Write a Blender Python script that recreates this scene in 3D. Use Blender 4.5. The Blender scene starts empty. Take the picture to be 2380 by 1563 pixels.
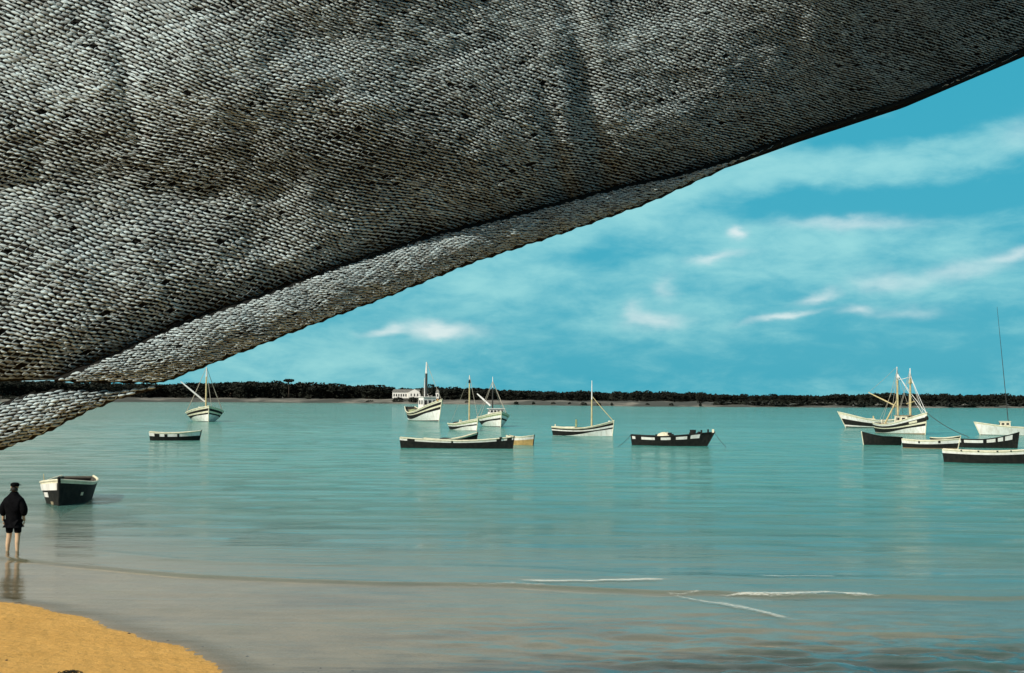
import bpy, bmesh, math, random
import numpy as np
from mathutils import Vector, Matrix

random.seed(7)
rng = np.random.default_rng(11)
SC = bpy.context.scene
COL = SC.collection
R = math.radians

# ------------------------------------------------------------------ camera
H = 3.6                     # eye height above the water
FOC = 3270.0                # focal length in units of the 2380 px wide view
PITCH = math.atan(142 / FOC)
ROLL = R(0.41)
fw = Vector((0, math.cos(PITCH), math.sin(PITCH)))
rt0 = Vector((1, 0, 0))
up0 = rt0.cross(fw)
rt = rt0 * math.cos(ROLL) + up0 * math.sin(ROLL)
up = up0 * math.cos(ROLL) - rt0 * math.sin(ROLL)
cam_d = bpy.data.cameras.new('camera')
cam = bpy.data.objects.new('camera', cam_d)
COL.objects.link(cam)
m = Matrix((rt, up, -fw)).transposed().to_4x4()
m.translation = (0, 0, H)
cam.matrix_world = m
cam_d.sensor_width = 36.0
cam_d.lens = 36.0 * FOC / 2380
cam_d.clip_start = 0.1
cam_d.clip_end = 20000
SC.camera = cam

def ray(x, y):
    """direction (y component 1) through a point of the 2380 x 1563 view"""
    d = fw + rt * ((x - 1190) / FOC) - up * ((y - 781.5) / FOC)
    return d / d.y

def at_z(x, y, z=0.0):
    d = ray(x, y)
    t = (z - H) / d.z
    return Vector((0, 0, H)) + d * t

def at_d(x, y, dist):
    return Vector((0, 0, H)) + ray(x, y) * dist

# ------------------------------------------------------------------ light
SUN_TO = Vector((-0.60, -0.58, 0.55)).normalized()
sun_d = bpy.data.lights.new('sun', 'SUN')
sun_d.energy = 4.6
sun_d.angle = R(0.5)
sun_d.color = (1.0, 0.93, 0.82)
sun = bpy.data.objects.new('sun', sun_d)
COL.objects.link(sun)
sun.rotation_euler = (-SUN_TO).to_track_quat('-Z', 'Y').to_euler()
sun.location = (-20, -10, 30)

SC.view_settings.view_transform = 'Standard'
SC.view_settings.look = 'None'
SC.view_settings.exposure = 0.0
SC.view_settings.gamma = 1.0
SC.render.engine = 'CYCLES'
SC.cycles.max_bounces = 6
SC.cycles.transparent_max_bounces = 8
SC.cycles.use_denoising = True

# ------------------------------------------------------------------ node helper
class NT:
    def __init__(self, tree):
        self.t = tree
        tree.nodes.clear()
    def n(self, kind, **kw):
        nd = self.t.nodes.new(kind)
        for k, v in kw.items():
            setattr(nd, k, v)
        return nd
    def link(self, a, b):
        self.t.links.new(a, b)
    def put(self, sock, v):
        if isinstance(v, bpy.types.NodeSocket):
            self.t.links.new(v, sock)
        else:
            sock.default_value = v
    def math(self, op, a, b=0.0, c=0.0, clamp=False):
        nd = self.n('ShaderNodeMath', operation=op, use_clamp=clamp)
        self.put(nd.inputs[0], a); self.put(nd.inputs[1], b); self.put(nd.inputs[2], c)
        return nd.outputs[0]
    def mix(self, f, a, b, blend='MIX'):
        nd = self.n('ShaderNodeMixRGB', blend_type=blend)
        self.put(nd.inputs[0], f); self.put(nd.inputs[1], a); self.put(nd.inputs[2], b)
        return nd.outputs[0]
    def noise(self, vec, scale=5, detail=4, rough=0.55, dist=0.0):
        nd = self.n('ShaderNodeTexNoise')
        if vec is not None:
            self.link(vec, nd.inputs['Vector'])
        nd.inputs['Scale'].default_value = scale
        nd.inputs['Detail'].default_value = detail
        nd.inputs['Roughness'].default_value = rough
        nd.inputs['Distortion'].default_value = dist
        return nd.outputs['Fac']
    def ramp(self, f, lo, hi):
        nd = self.n('ShaderNodeMapRange', interpolation_type='SMOOTHSTEP')
        self.put(nd.inputs[0], f)
        nd.inputs[1].default_value = lo; nd.inputs[2].default_value = hi
        nd.inputs[3].default_value = 0.0; nd.inputs[4].default_value = 1.0
        return nd.outputs[0]
    def mapping(self, vec, scale=(1, 1, 1), loc=(0, 0, 0), rot=(0, 0, 0)):
        nd = self.n('ShaderNodeMapping')
        self.link(vec, nd.inputs[0])
        nd.inputs['Location'].default_value = loc
        nd.inputs['Rotation'].default_value = rot
        nd.inputs['Scale'].default_value = scale
        return nd.outputs[0]

def rgba(c):
    return (c[0], c[1], c[2], 1.0)

# ------------------------------------------------------------------ sky
world = bpy.data.worlds.new("World")
SC.world = world
world.use_nodes = True
W = NT(world.node_tree)
geo = W.n('ShaderNodeTexCoord').outputs['Generated']
sep = W.n('ShaderNodeSeparateXYZ'); W.link(geo, sep.inputs[0])
az = W.math('ARCTAN2', sep.outputs[0], sep.outputs[1])
el = W.math('ARCSINE', sep.outputs[2])
azd = W.math('MULTIPLY', az, FOC)           # in view units from the middle of the bay
eld = W.math('MULTIPLY', el, FOC)           # in view units above the horizon
comb = W.n('ShaderNodeCombineXYZ')
W.link(W.math('MULTIPLY', az, 3.0), comb.inputs[0])
W.link(W.math('MULTIPLY', el, 8.0), comb.inputs[1])
n1 = W.noise(comb.outputs[0], 2.2, 6, 0.58, 0.6)
n2 = W.noise(comb.outputs[0], 8.0, 8, 0.62, 0.25)
combw = W.n('ShaderNodeCombineXYZ')
W.link(W.math('MULTIPLY', az, 38.0), combw.inputs[0])
W.link(W.math('MULTIPLY', el, 70.0), combw.inputs[1])
nw = W.n('ShaderNodeTexNoise'); W.link(combw.outputs[0], nw.inputs['Vector'])
nw.inputs['Scale'].default_value = 1.0; nw.inputs['Detail'].default_value = 5
sw = W.n('ShaderNodeSeparateColor'); W.link(nw.outputs['Color'], sw.inputs[0])
wx = W.math('MULTIPLY', W.math('SUBTRACT', sw.outputs[0], 0.5), 80.0)
wy = W.math('MULTIPLY', W.math('SUBTRACT', sw.outputs[1], 0.5), 44.0)
cx_ = W.math('ADD', azd, wx)
cy_ = W.math('ADD', eld, wy)
def blob(x, y, rx, ry, amp, tilt=0.0, soft=1.0):
    """an elongated cloud centred on a compass bearing and height"""
    ex, ey = x - 1190, 924 - y
    dx = W.math('SUBTRACT', cx_, ex)
    dy = W.math('SUBTRACT', cy_, ey)
    if tilt:
        dy = W.math('SUBTRACT', dy, W.math('MULTIPLY', dx, tilt))
    q = W.math('ADD', W.math('POWER', W.math('ABSOLUTE', W.math('DIVIDE', dx, rx)), 2.0),
               W.math('POWER', W.math('ABSOLUTE', W.math('DIVIDE', dy, ry)), 2.0))
    g = W.math('EXPONENT', W.math('MULTIPLY', q, -soft))
    return W.math('MULTIPLY', g, amp)
def total(lst):
    s = lst[0]
    for k in lst[1:]:
        s = W.math('ADD', s, k)
    return s
white = total([
    blob(1020, 766, 75, 17, 1.1), blob(893, 779, 42, 8, 0.75), blob(915, 764, 16, 12, .5),
    blob(1712, 545, 20, 13, 1.0), blob(1660, 600, 55, 10, 0.75, .15), blob(1520, 745, 62, 17, 0.85),
    blob(1480, 720, 22, 22, 0.5), blob(1805, 735, 75, 7, 0.85, .18), blob(1890, 688, 40, 11, 0.8, .2),
    blob(1976, 722, 34, 11, 0.7), blob(1545, 670, 22, 26, .35), blob(2040, 660, 60, 22, .5, -.1),
    blob(2190, 640, 90, 20, .55, .2), blob(2330, 605, 60, 14, .8, .05), blob(1960, 522, 130, 13, .6, -.02),
    blob(2090, 728, 70, 12, .35), blob(2340, 340, 60, 30, .22, .2)])
pale = total([
    blob(1500, 470, 280, 75, .75, .30), blob(2000, 395, 330, 36, .62, .06), blob(1150, 650, 170, 60, .55, .2),
    blob(1700, 620, 260, 60, .42), blob(1560, 740, 170, 70, .45), blob(900, 800, 260, 60, .28),
    blob(1900, 560, 280, 45, .45), blob(2150, 690, 180, 60, .3), blob(2300, 330, 110, 40, .3), blob(700, 860, 300, 60, .3)])
deep = total([
    blob(2050, 480, 330, 32, .85, .0), blob(2150, 290, 170, 50, .8, .25), blob(2280, 220, 150, 60, .7), blob(2300, 430, 120, 40, .4), blob(1950, 330, 90, 26, .5, .2), blob(1380, 590, 200, 28, .5, .12),
    blob(1600, 680, 110, 20, .35), blob(2250, 730, 160, 28, .45), blob(1500, 830, 520, 55, .22), blob(2050, 830, 300, 50, .35)])
front = W.ramp(sep.outputs[1], 0.05, 0.35)
pale_n = W.math('ADD', W.math('MULTIPLY', W.math('SUBTRACT', W.math('MULTIPLY', pale, front), W.math('MULTIPLY', deep, front)), 0.9),
                W.math('MULTIPLY', W.math('SUBTRACT', n1, 0.5), 0.9))
pale_n = W.math('ADD', pale_n, W.math('MULTIPLY', W.math('SUBTRACT', n2, 0.5), 1.25))
f_pale = W.ramp(pale_n, -0.36, 0.80)
deepc = (0.022, 0.40, 0.545, 1)
palec = (0.30, 0.71, 0.74, 1)
skyc = W.mix(f_pale, deepc, palec)
wn = W.math('MULTIPLY', W.math('MULTIPLY', white, front), W.math('ADD', W.math('MULTIPLY', n2, 1.3), 0.35), clamp=True)
skyc = W.mix(W.math('MULTIPLY', wn, 0.85), skyc, (0.78, 0.90, 0.90, 1))
# unseen pale sky added overhead and upper left, for neutral fill and reflections
fill_sky = W.math('SUBTRACT', W.math('SUBTRACT', eld, W.math('MULTIPLY', azd, .38)), 352.0)
fill_skyf = W.math('MULTIPLY', W.ramp(fill_sky, 0.0, 200.0), W.math('MULTIPLY_ADD', n1, .5, .55), clamp=True)
fill_skyf = W.math('MULTIPLY', fill_skyf, W.ramp(sep.outputs[1], -.25, .15))
skyc = W.mix(fill_skyf, skyc, (0.74, 0.69, 0.59, 1))
skyc = W.mix(W.ramp(sep.outputs[1], .1, -.25), skyc, W.mix(W.ramp(n1, .4, .65), (0.035, 0.15, 0.23, 1), (0.10, 0.22, 0.28, 1)))   # unseen sky behind the viewer, darkened to lower the fill light
# physical daylight under the tint
nish = W.n('ShaderNodeTexSky', sky_type='NISHITA')
nish.sun_disc = False
nish.sun_elevation = math.asin(SUN_TO.z)
nish.sun_rotation = math.atan2(SUN_TO.x, SUN_TO.y)
nish_s = W.mix(1.0, nish.outputs[0], (0.1, 0.1, 0.1, 1), 'MULTIPLY')
skyc = W.mix(0.10, skyc, nish_s)
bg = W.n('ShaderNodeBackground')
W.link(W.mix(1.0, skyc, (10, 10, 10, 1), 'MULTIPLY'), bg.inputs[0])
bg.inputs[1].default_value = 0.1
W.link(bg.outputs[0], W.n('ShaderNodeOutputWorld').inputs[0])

# ------------------------------------------------------------------ materials
MATS = {}
def paint(name, col, rough=0.6, var=0.25, scale=6.0, bump=0.0, spec=0.3, dirt=None, stretch=(1, 1, 1)):
    if name in MATS:
        return MATS[name]
    mt = bpy.data.materials.new(name); mt.use_nodes = True
    T = NT(mt.node_tree)
    co = T.mapping(T.n('ShaderNodeTexCoord').outputs['Object'], stretch)
    f = T.noise(co, scale, 5, 0.6)
    c2 = dirt or [c * (1 - var) for c in col]
    colr = T.mix(T.ramp(f, 0.38, 0.68), rgba(col), rgba(c2) if dirt is None else T.mix(var, rgba(col), rgba(c2)))
    b = T.n('ShaderNodeBsdfPrincipled')
    T.link(colr, b.inputs['Base Color'])
    b.inputs['Roughness'].default_value = rough
    b.inputs['Specular IOR Level'].default_value = spec
    if bump:
        bp = T.n('ShaderNodeBump'); bp.inputs['Strength'].default_value = bump
        bp.inputs['Distance'].default_value = 0.02
        T.link(T.noise(co, scale * 4, 3), bp.inputs['Height'])
        T.link(bp.outputs[0], b.inputs['Normal'])
    T.link(b.outputs[0], T.n('ShaderNodeOutputMaterial').inputs[0])
    MATS[name] = mt
    return mt

WHITE = paint('white_paint', (0.82, 0.80, 0.75), .5, .42, 2.2, dirt=(0.42, 0.36, 0.27), stretch=(1.6, 1.6, .45))
CREAM = paint('cream_paint', (0.76, 0.71, 0.53), .55, .4, 4, dirt=(0.35, 0.30, 0.15))
DARK = paint('black_tar_paint', (0.014, 0.015, 0.014), .7, .3, 5, bump=.2, dirt=(0.05, 0.046, 0.036), spec=.08)
BOOT = paint('dark_bottom_paint', (0.045, 0.04, 0.03), .6, .4, 5)
RUST = paint('rust_boot_paint', (0.28, 0.20, 0.11), .7, .3, 5)
OCHRE = paint('ochre_paint', (0.50, 0.33, 0.12), .6, .5, 5, dirt=(0.25, 0.16, 0.07))
DECKW = paint('weathered_deck_wood', (0.30, 0.25, 0.16), .8, .4, 5, bump=.3)
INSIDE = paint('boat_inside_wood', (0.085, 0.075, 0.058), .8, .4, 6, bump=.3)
SPAR = paint('varnished_spar_wood', (0.62, 0.50, 0.26), .5, .3, 4)
SPARW = paint('white_mast_paint', (0.80, 0.78, 0.74), .5, .15, 4)
SPARD = paint('dark_mast_paint', (0.05, 0.045, 0.04), .5, .15, 4)
ROPE = paint('hemp_rope', (0.42, 0.38, 0.30), .9, .3, 20)
DROPE = paint('tarred_rope', (0.05, 0.06, 0.055), .9, .3, 20)
GLASS = paint('dark_window_glass', (0.02, 0.025, 0.03), .1, .1, 4, spec=.6)
ORANGE = paint('orange_tarpaulin', (0.60, 0.33, 0.12), .8, .35, 4, bump=.4)
GREENP = paint('faded_green_paint', (0.30, 0.36, 0.18), .7, .4, 5)

def new_obj(name, mesh, mats=None, parent=None):
    o = bpy.data.objects.new(name, mesh)
    COL.objects.link(o)
    for mm in (mats or []):
        mesh.materials.append(mm)
    if parent:
        o.parent = parent
    return o

def tag(o, label=None, cat=None, group=None, kind=None):
    if label: o['label'] = label
    if cat: o['category'] = cat
    if group: o['group'] = group
    if kind: o['kind'] = kind
    return o

def empty(name, loc=(0, 0, 0), rz=0.0):
    o = bpy.data.objects.new(name, None)
    o.empty_display_size = 0.3
    COL.objects.link(o)
    o.location = loc
    o.rotation_euler = (0, 0, rz)
    return o

class MB:
    """collects simple shapes into one mesh"""
    def __init__(self):
        self.v = []; self.f = []; self.mi = []; self.mats = []
    def _m(self, mat):
        if mat not in self.mats: self.mats.append(mat)
        return self.mats.index(mat)
    def add(self, vs, fs, mat):
        b = len(self.v); k = self._m(mat)
        self.v += [tuple(p) for p in vs]
        for q in fs:
            self.f.append([i + b for i in q]); self.mi.append(k)
    def box(self, c, s, mat, rz=0.0, taper=1.0):
        cx, cy, cz = c; sx, sy, sz = s[0] / 2, s[1] / 2, s[2] / 2
        vs = []
        for z, t in ((-sz, 1.0), (sz, taper)):
            for x, y in ((-sx, -sy), (sx, -sy), (sx, sy), (-sx, sy)):
                x, y = x * t, y * t
                vs.append((cx + x * math.cos(rz) - y * math.sin(rz), cy + x * math.sin(rz) + y * math.cos(rz), cz + z))
        self.add(vs, [(3, 2, 1, 0), (4, 5, 6, 7), (0, 1, 5, 4), (1, 2, 6, 5), (2, 3, 7, 6), (3, 0, 4, 7)], mat)
    def tube(self, pts, rad, mat, n=7, caps=True):
        pts = [Vector(p) for p in pts]
        if not isinstance(rad, (list, tuple)): rad = [rad] * len(pts)
        vs = []; fs = []
        for i, p in enumerate(pts):
            d = (pts[min(i + 1, len(pts) - 1)] - pts[max(i - 1, 0)]).normalized()
            a = d.cross(Vector((0.13, 0.31, 0.94)))
            if a.length < 1e-3: a = d.cross(Vector((1, 0, 0)))
            a.normalize(); b = d.cross(a)
            for k in range(n):
                t = 2 * math.pi * k / n
                vs.append(p + (a * math.cos(t) + b * math.sin(t)) * rad[i])
        for i in range(len(pts) - 1):
            for k in range(n):
                fs.append((i * n + k, i * n + (k + 1) % n, (i + 1) * n + (k + 1) % n, (i + 1) * n + k))
        if caps:
            fs.append(tuple(range(n - 1, -1, -1)))
            fs.append(tuple((len(pts) - 1) * n + k for k in range(n)))
        self.add(vs, fs, mat)
    def lump(self, c, s, mat, seed=0, n=10, rough=.25):
        rr = random.Random(seed)
        vs = [(c[0], c[1], c[2] + s[2])]; fs = []
        rings = 4
        for i in range(1, rings + 1):
            ph = math.pi / 2 * i / rings
            for k in range(n):
                t = 2 * math.pi * k / n
                q = 1 + rr.uniform(-rough, rough)
                vs.append((c[0] + s[0] * math.sin(ph) * math.cos(t) * q, c[1] + s[1] * math.sin(ph) * math.sin(t) * q,
                           c[2] + s[2] * math.cos(ph) * q))
        for k in range(n):
            fs.append((0, 1 + k, 1 + (k + 1) % n))
        for i in range(rings - 1):
            for k in range(n):
                a = 1 + i * n
                fs.append((a + k, a + n + k, a + n + (k + 1) % n, a + (k + 1) % n))
        fs.append(tuple(1 + (rings - 1) * n + k for k in range(n - 1, -1, -1)))
        self.add(vs, fs, mat)
    def build(self, name, parent=None, smooth=False):
        me = bpy.data.meshes.new(name)
        me.from_pydata(self.v, [], self.f)
        for mm in self.mats: me.materials.append(mm)
        me.polygons.foreach_set('material_index', self.mi)
        if smooth:
            me.polygons.foreach_set('use_smooth', [True] * len(me.polygons))
        me.update()
        o = bpy.data.objects.new(name, me)
        COL.objects.link(o)
        if parent: o.parent = parent
        return o

def np_mesh(name, verts, quads, mats, parent=None, smooth=True, attrs=None, mi=None):
    me = bpy.data.meshes.new(name)
    nv, nq = len(verts), len(quads)
    me.vertices.add(nv)
    me.vertices.foreach_set('co', np.ascontiguousarray(verts, np.float32).ravel())
    me.loops.add(nq * 4)
    me.loops.foreach_set('vertex_index', np.ascontiguousarray(quads, np.int32).ravel())
    me.polygons.add(nq)
    me.polygons.foreach_set('loop_start', np.arange(nq, dtype=np.int32) * 4)
    try:
        me.polygons.foreach_set('loop_total', np.full(nq, 4, np.int32))
    except Exception:
        pass
    for mm in mats: me.materials.append(mm)
    if mi is not None:
        me.polygons.foreach_set('material_index', np.ascontiguousarray(mi, np.int32))
    me.polygons.foreach_set('use_smooth', np.full(nq, smooth, bool))
    me.update(calc_edges=True)
    for k, arr in (attrs or {}).items():
        a = me.attributes.new(k, 'FLOAT', 'POINT')
        a.data.foreach_set('value', np.ascontiguousarray(arr, np.float32).ravel())
    me.validate()
    o = bpy.data.objects.new(name, me)
    COL.objects.link(o)
    if parent: o.parent = parent
    return o

def grid_quads(nr, nc):
    i = np.arange(nr - 1)[:, None] * nc + np.arange(nc - 1)[None, :]
    return np.stack([i, i + 1, i + nc + 1, i + nc], -1).reshape(-1, 4)

# ------------------------------------------------------------------ beach and water
shore_px = [(0, 1400), (100, 1412), (230, 1445), (330, 1475), (400, 1500), (470, 1535), (520, 1563)]
sp = [at_z(x, y) for x, y in shore_px]
SHX = np.array([-3000, -400, -60, -20, -13] + [p.x for p in sp] + [-2.4, -0.5, 3.0, 8, 20, 200, 3000])
SHY = np.array([70, 45, 32, 27.6, 26.0] + [p.y for p in sp] + [15, 10.0, 3, -6, -25, -120, -200])
edge_px = [(0, 1300), (200, 1319), (400, 1338), (594, 1351), (900, 1358), (1190, 1361), (1541, 1381), (1800, 1384), (2055, 1387), (2380, 1391)]
ep = [at_z(x, y) for x, y in edge_px]
EDX = np.array([-3000, -60, -25] + [p.x for p in ep] + [20, 60, 3000])
EDY = np.array([75, 45, 35] + [p.y for p in ep] + [25.2, 26, 30])

def vnoise(x, y, seed=0):
    """smooth value noise"""
    r = np.random.default_rng(seed).random((64, 64))
    xi = np.floor(x).astype(int); yi = np.floor(y).astype(int)
    fx = x - xi; fy = y - yi
    fx = fx * fx * (3 - 2 * fx); fy = fy * fy * (3 - 2 * fy)
    g = lambda a, b: r[a % 64, b % 64]
    return (g(xi, yi) * (1 - fx) + g(xi + 1, yi) * fx) * (1 - fy) + (g(xi, yi + 1) * (1 - fx) + g(xi + 1, yi + 1) * fx) * fy

def sstep(a, b, x):
    t = np.clip((x - a) / (b - a), 0, 1)
    return t * t * (3 - 2 * t)

def ground(x, y):
    x = np.asarray(x, float); y = np.asarray(y, float)
    ys = np.interp(x, SHX, SHY)
    dist = np.full(x.shape, 1e9)
    for i in range(len(SHX) - 1):
        ax, ay, bx_, by_ = SHX[i], SHY[i], SHX[i + 1], SHY[i + 1]
        ux, uy = bx_ - ax, by_ - ay
        t = np.clip(((x - ax) * ux + (y - ay) * uy) / (ux * ux + uy * uy), 0, 1)
        dist = np.minimum(dist, np.hypot(x - ax - t * ux, y - ay - t * uy))
    sd = np.where(y < ys, dist, -dist)                        # + on the dry side
    sd = sd + (vnoise(x * 1.1, y * 1.1, 3) - .5) * .3
    ye = np.interp(x, EDX, EDY)
    dry = np.clip(sd, 0, None)
    z = np.where(sd > 0, 0.022 * dry + 0.0035 * dry ** 2, 0.006 * sd)
    z = np.clip(z, -0.12, 2.2)
    be = np.clip(y - ye, 0, 200)
    z = z - 0.024 * be - 0.008 * np.clip(x - 3.5, 0, 30) * sstep(0, 8, -sd)
    z = z + (vnoise(x * .9, y * .9, 5) - .5) * .03 * np.where(sd > 0, 1, .35)
    return np.clip(z, -4, 3), sd

def water_h(x, y):
    ye = np.interp(x, EDX, EDY) + (vnoise(x * .8, y * .05, 9) - .5) * .5
    d = y - ye
    z = 0.04 * sstep(-.15, .15, d) + 0.02 * np.exp(-(d / .20) ** 2)
    d2 = y - (ye + 2.2 + .4 * vnoise(x * .3, y * 0, 4))
    z = z + .02 * np.exp(-(d2 / .35) ** 2) * sstep(-14, -8, -np.abs(x))
    # low chop in the nearest water on the right
    ch = sstep(0, 6, x + 3.5) * sstep(27, 19, y)
    z = z + ch * 0.05 * ((vnoise(x * 1.6 + y * .3, y * 2.6, 21) - .5) + .6 * (vnoise(x * 3.7, y * 6.1 - x, 22) - .5))
    ch2 = sstep(-1, 6, x) * sstep(23, 18.5, y)
    z = z + ch2 * .11 * ((vnoise(x * 1.9 + y * .5, y * 3.6 + x * .3, 25) - .5) + .5 * (vnoise(x * 4.4, y * 8.2 + x, 26) - .5))
    far = sstep(24, 40, y) * sstep(400, 120, y)
    z = z + far * .045 * (vnoise(x * .5, y * .9, 23) - .5)
    return z

def nonuni(lo, hi, c, step, grow):
    out = [c]; s = step; x = c
    while x < hi: x += s; out.append(x); s = step if x < c + 14 else s * grow
    s = step; x = c; pre = []
    while x > lo: x -= s; pre.append(x); s = step if x > c - 14 else s * grow
    return np.array(pre[::-1] + out)

gx = nonuni(-2600, 2600, -4.0, .10, 1.12)
gy = nonuni(-120, 560, 22.0, .10, 1.12)
GX, GY = np.meshgrid(gx, gy)
GZ, GSD = ground(GX, GY)
sandm = bpy.data.materials.new('beach_sand'); sandm.use_nodes = True
T = NT(sandm.node_tree)
pos = T.n('ShaderNodeNewGeometry').outputs['Position']
at = T.n('ShaderNodeAttribute', attribute_name='dry')
nz = T.noise(pos, 1.1, 6, .6)
nf = T.noise(pos, 14, 6, .7)
sdn = T.math('ADD', at.outputs['Fac'], T.math('MULTIPLY', T.math('SUBTRACT', nz, .5), .35))
fd = T.ramp(sdn, -0.75, 0.15)
dryc = T.mix(T.ramp(nz, .3, .75), (0.66, 0.365, 0.095, 1), (0.55, 0.295, 0.07, 1))
dryc = T.mix(T.math('MULTIPLY', T.ramp(nf, .35, .75), .35), dryc, (0.40, 0.18, .035, 1))
wetc = T.mix(T.ramp(nz, .3, .7), (0.64, 0.465, 0.275, 1), (0.47, 0.355, 0.21, 1))
sxy = T.n('ShaderNodeSeparateXYZ'); T.link(pos, sxy.inputs[0])
# shade of the chop painted dark on the bed, nearest water on the right
chop_shade = T.math('SUBTRACT', T.math('MULTIPLY_ADD', sxy.outputs[0], .34, 20.0), sxy.outputs[1])
chop_shade = T.math('ADD', chop_shade, T.math('MULTIPLY', T.math('SUBTRACT', T.noise(T.mapping(pos, (.7, 2.2, 1)), 1.2, 6, .65), .5), 5.0))
chop_shadef = T.math('MULTIPLY', T.ramp(chop_shade, -.4, 1.6), .93)
ns = T.noise(T.mapping(pos, (.22, .5, 1), (3.1, 1.7, 0)), 1.0, 4, .55)
wetc = T.mix(T.math('MULTIPLY', T.ramp(ns, .52, .68), .55), wetc, (0.17, 0.15, 0.13, 1))
wetc = T.mix(T.math('MULTIPLY', T.ramp(ns, .44, .30), .4), wetc, (0.55, 0.47, 0.24, 1))
wetc = T.mix(chop_shadef, wetc, (0.025, 0.030, 0.024, 1))
edge = T.math('MULTIPLY', T.math('MULTIPLY', fd, T.math('SUBTRACT', 1.0, fd)), 2.6)
base = T.mix(fd, wetc, dryc)
base = T.mix(edge, base, (0.17, 0.13, 0.04, 1))
bs = T.n('ShaderNodeBsdfPrincipled')
T.link(base, bs.inputs['Base Color'])
T.link(T.math('MULTIPLY_ADD', fd, .55, .35), bs.inputs['Roughness'])
bs.inputs['Specular IOR Level'].default_value = .2
bp = T.n('ShaderNodeBump'); bp.inputs['Strength'].default_value = .7; bp.inputs['Distance'].default_value = .035
T.link(T.math('ADD', T.math('MULTIPLY', T.noise(pos, 4.5, 3, .5), 2.2), T.math('ADD', nf, T.math('MULTIPLY', nz, 1.5))), bp.inputs['Height']); T.link(bp.outputs[0], bs.inputs['Normal'])
T.link(bs.outputs[0], T.n('ShaderNodeOutputMaterial').inputs[0])
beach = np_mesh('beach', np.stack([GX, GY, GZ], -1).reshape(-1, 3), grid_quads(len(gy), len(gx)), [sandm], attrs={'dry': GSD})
tag(beach, kind='structure')

# water: fan of rows, finer near the camera
rows = [6.0]
while rows[-1] < 1500:
    y = rows[-1]
    rows.append(y + (0.09 if 14 < y < 36 else 0.3 if y < 14 else 0.09 * (y / 36) ** 1.9))
rows = np.array(rows)
us = np.linspace(-1.2, 1.2, 460)
WX = rows[:, None] * us[None, :]
WY = np.repeat(rows[:, None], len(us), 1)
WZ = water_h(WX, WY)
WG, WSD = ground(WX, WY)
film = np.clip(-WSD, -.4, .3) * .05                                # the sheet of water thins to nothing at the edge
WZ = np.where(WSD < .6, np.maximum(np.where(WSD > -.6, WG + film, WZ), WG + film), WZ - .05)
depth = WZ - WG
watm = bpy.data.materials.new('bay_water'); watm.use_nodes = True
T = NT(watm.node_tree)
pos = T.n('ShaderNodeNewGeometry').outputs['Position']
dep = T.n('ShaderNodeAttribute', attribute_name='depth').outputs['Fac']
fac = T.math('SUBTRACT', 1.0, T.math('EXPONENT', T.math('MULTIPLY', dep, -1.75)), clamp=True)
pm = T.mapping(pos, (.02, .05, 1))
nn = T.noise(pm, 1.0, 5, .6, .5)
pm2 = T.mapping(pos, (.25, .9, 1))
nn2 = T.noise(pm2, 1.0, 5, .6)
teal = T.mix(T.ramp(nn, .35, .65), (0.045, 0.275, 0.235, 1), (0.085, 0.335, 0.28, 1))
teal = T.mix(T.math('MULTIPLY', T.ramp(nn2, .42, .66), .55), teal, (0.13, 0.30, .24, 1))
nn3 = T.noise(T.mapping(pos, (.9, 3.2, 1), rot=(0, 0, .05)), 1.0, 6, .7)
teal = T.mix(T.math('MULTIPLY', T.ramp(nn3, .45, .65), .4), teal, (0.02, 0.17, .15, 1))
# grey silt carried along the left shore
sx = T.n('ShaderNodeSeparateXYZ'); T.link(pos, sx.inputs[0])
ang = T.math('DIVIDE', sx.outputs[0], sx.outputs[1])
silt = T.math('MULTIPLY', T.ramp(ang, -.12, -.40), T.ramp(nn, .1, .7))
teal = T.mix(T.math('MULTIPLY', silt, .6), teal, (0.26, 0.28, 0.22, 1))
diff = T.n('ShaderNodeBsdfDiffuse'); T.link(teal, diff.inputs[0])
tr = T.n('ShaderNodeBsdfTransparent'); tr.inputs[0].default_value = (.97, .98, .97, 1)
body = T.n('ShaderNodeMixShader'); T.link(fac, body.inputs[0]); T.link(tr.outputs[0], body.inputs[1]); T.link(diff.outputs[0], body.inputs[2])
pw = T.mapping(pos, (1.0, 2.6, 1), rot=(0, 0, .12))
w1 = T.noise(pw, 1.3, 6, .62, .3)
pw2 = T.mapping(pos, (.12, .5, 1), rot=(0, 0, -.06))
w2 = T.noise(pw2, 1.0, 4, .6, .3)
bump = T.n('ShaderNodeBump'); bump.inputs['Distance'].default_value = .25
T.link(T.math('ADD', T.math('ADD', T.math('MULTIPLY', w1, .45), T.math('MULTIPLY', w2, .8)), T.math('MULTIPLY', T.noise(T.mapping(pos, (.03, .14, 1), rot=(0, 0, .04)), 1.0, 5, .65), 5.0)), bump.inputs['Height'])
T.link(T.math('MULTIPLY_ADD', T.ramp(dep, .05, .5), .50, .07), bump.inputs['Strength'])
fr = T.n('ShaderNodeFresnel'); fr.inputs[0].default_value = 1.33
T.link(bump.outputs[0], fr.inputs['Normal'])
gl = T.n('ShaderNodeBsdfGlossy'); gl.inputs['Roughness'].default_value = .06
gl.inputs[0].default_value = (.92, .92, .92, 1)
T.link(bump.outputs[0], gl.inputs['Normal'])
ms = T.n('ShaderNodeMixShader')
T.link(T.math('MULTIPLY', fr.outputs[0], .82), ms.inputs[0]); T.link(body.outputs[0], ms.inputs[1]); T.link(gl.outputs[0], ms.inputs[2])
T.link(ms.outputs[0], T.n('ShaderNodeOutputMaterial').inputs[0])
water = np_mesh('water', np.stack([WX, WY, WZ], -1).reshape(-1, 3), grid_quads(len(rows), len(us)), [watm], attrs={'depth': depth})
tag(water, kind='structure')

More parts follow.
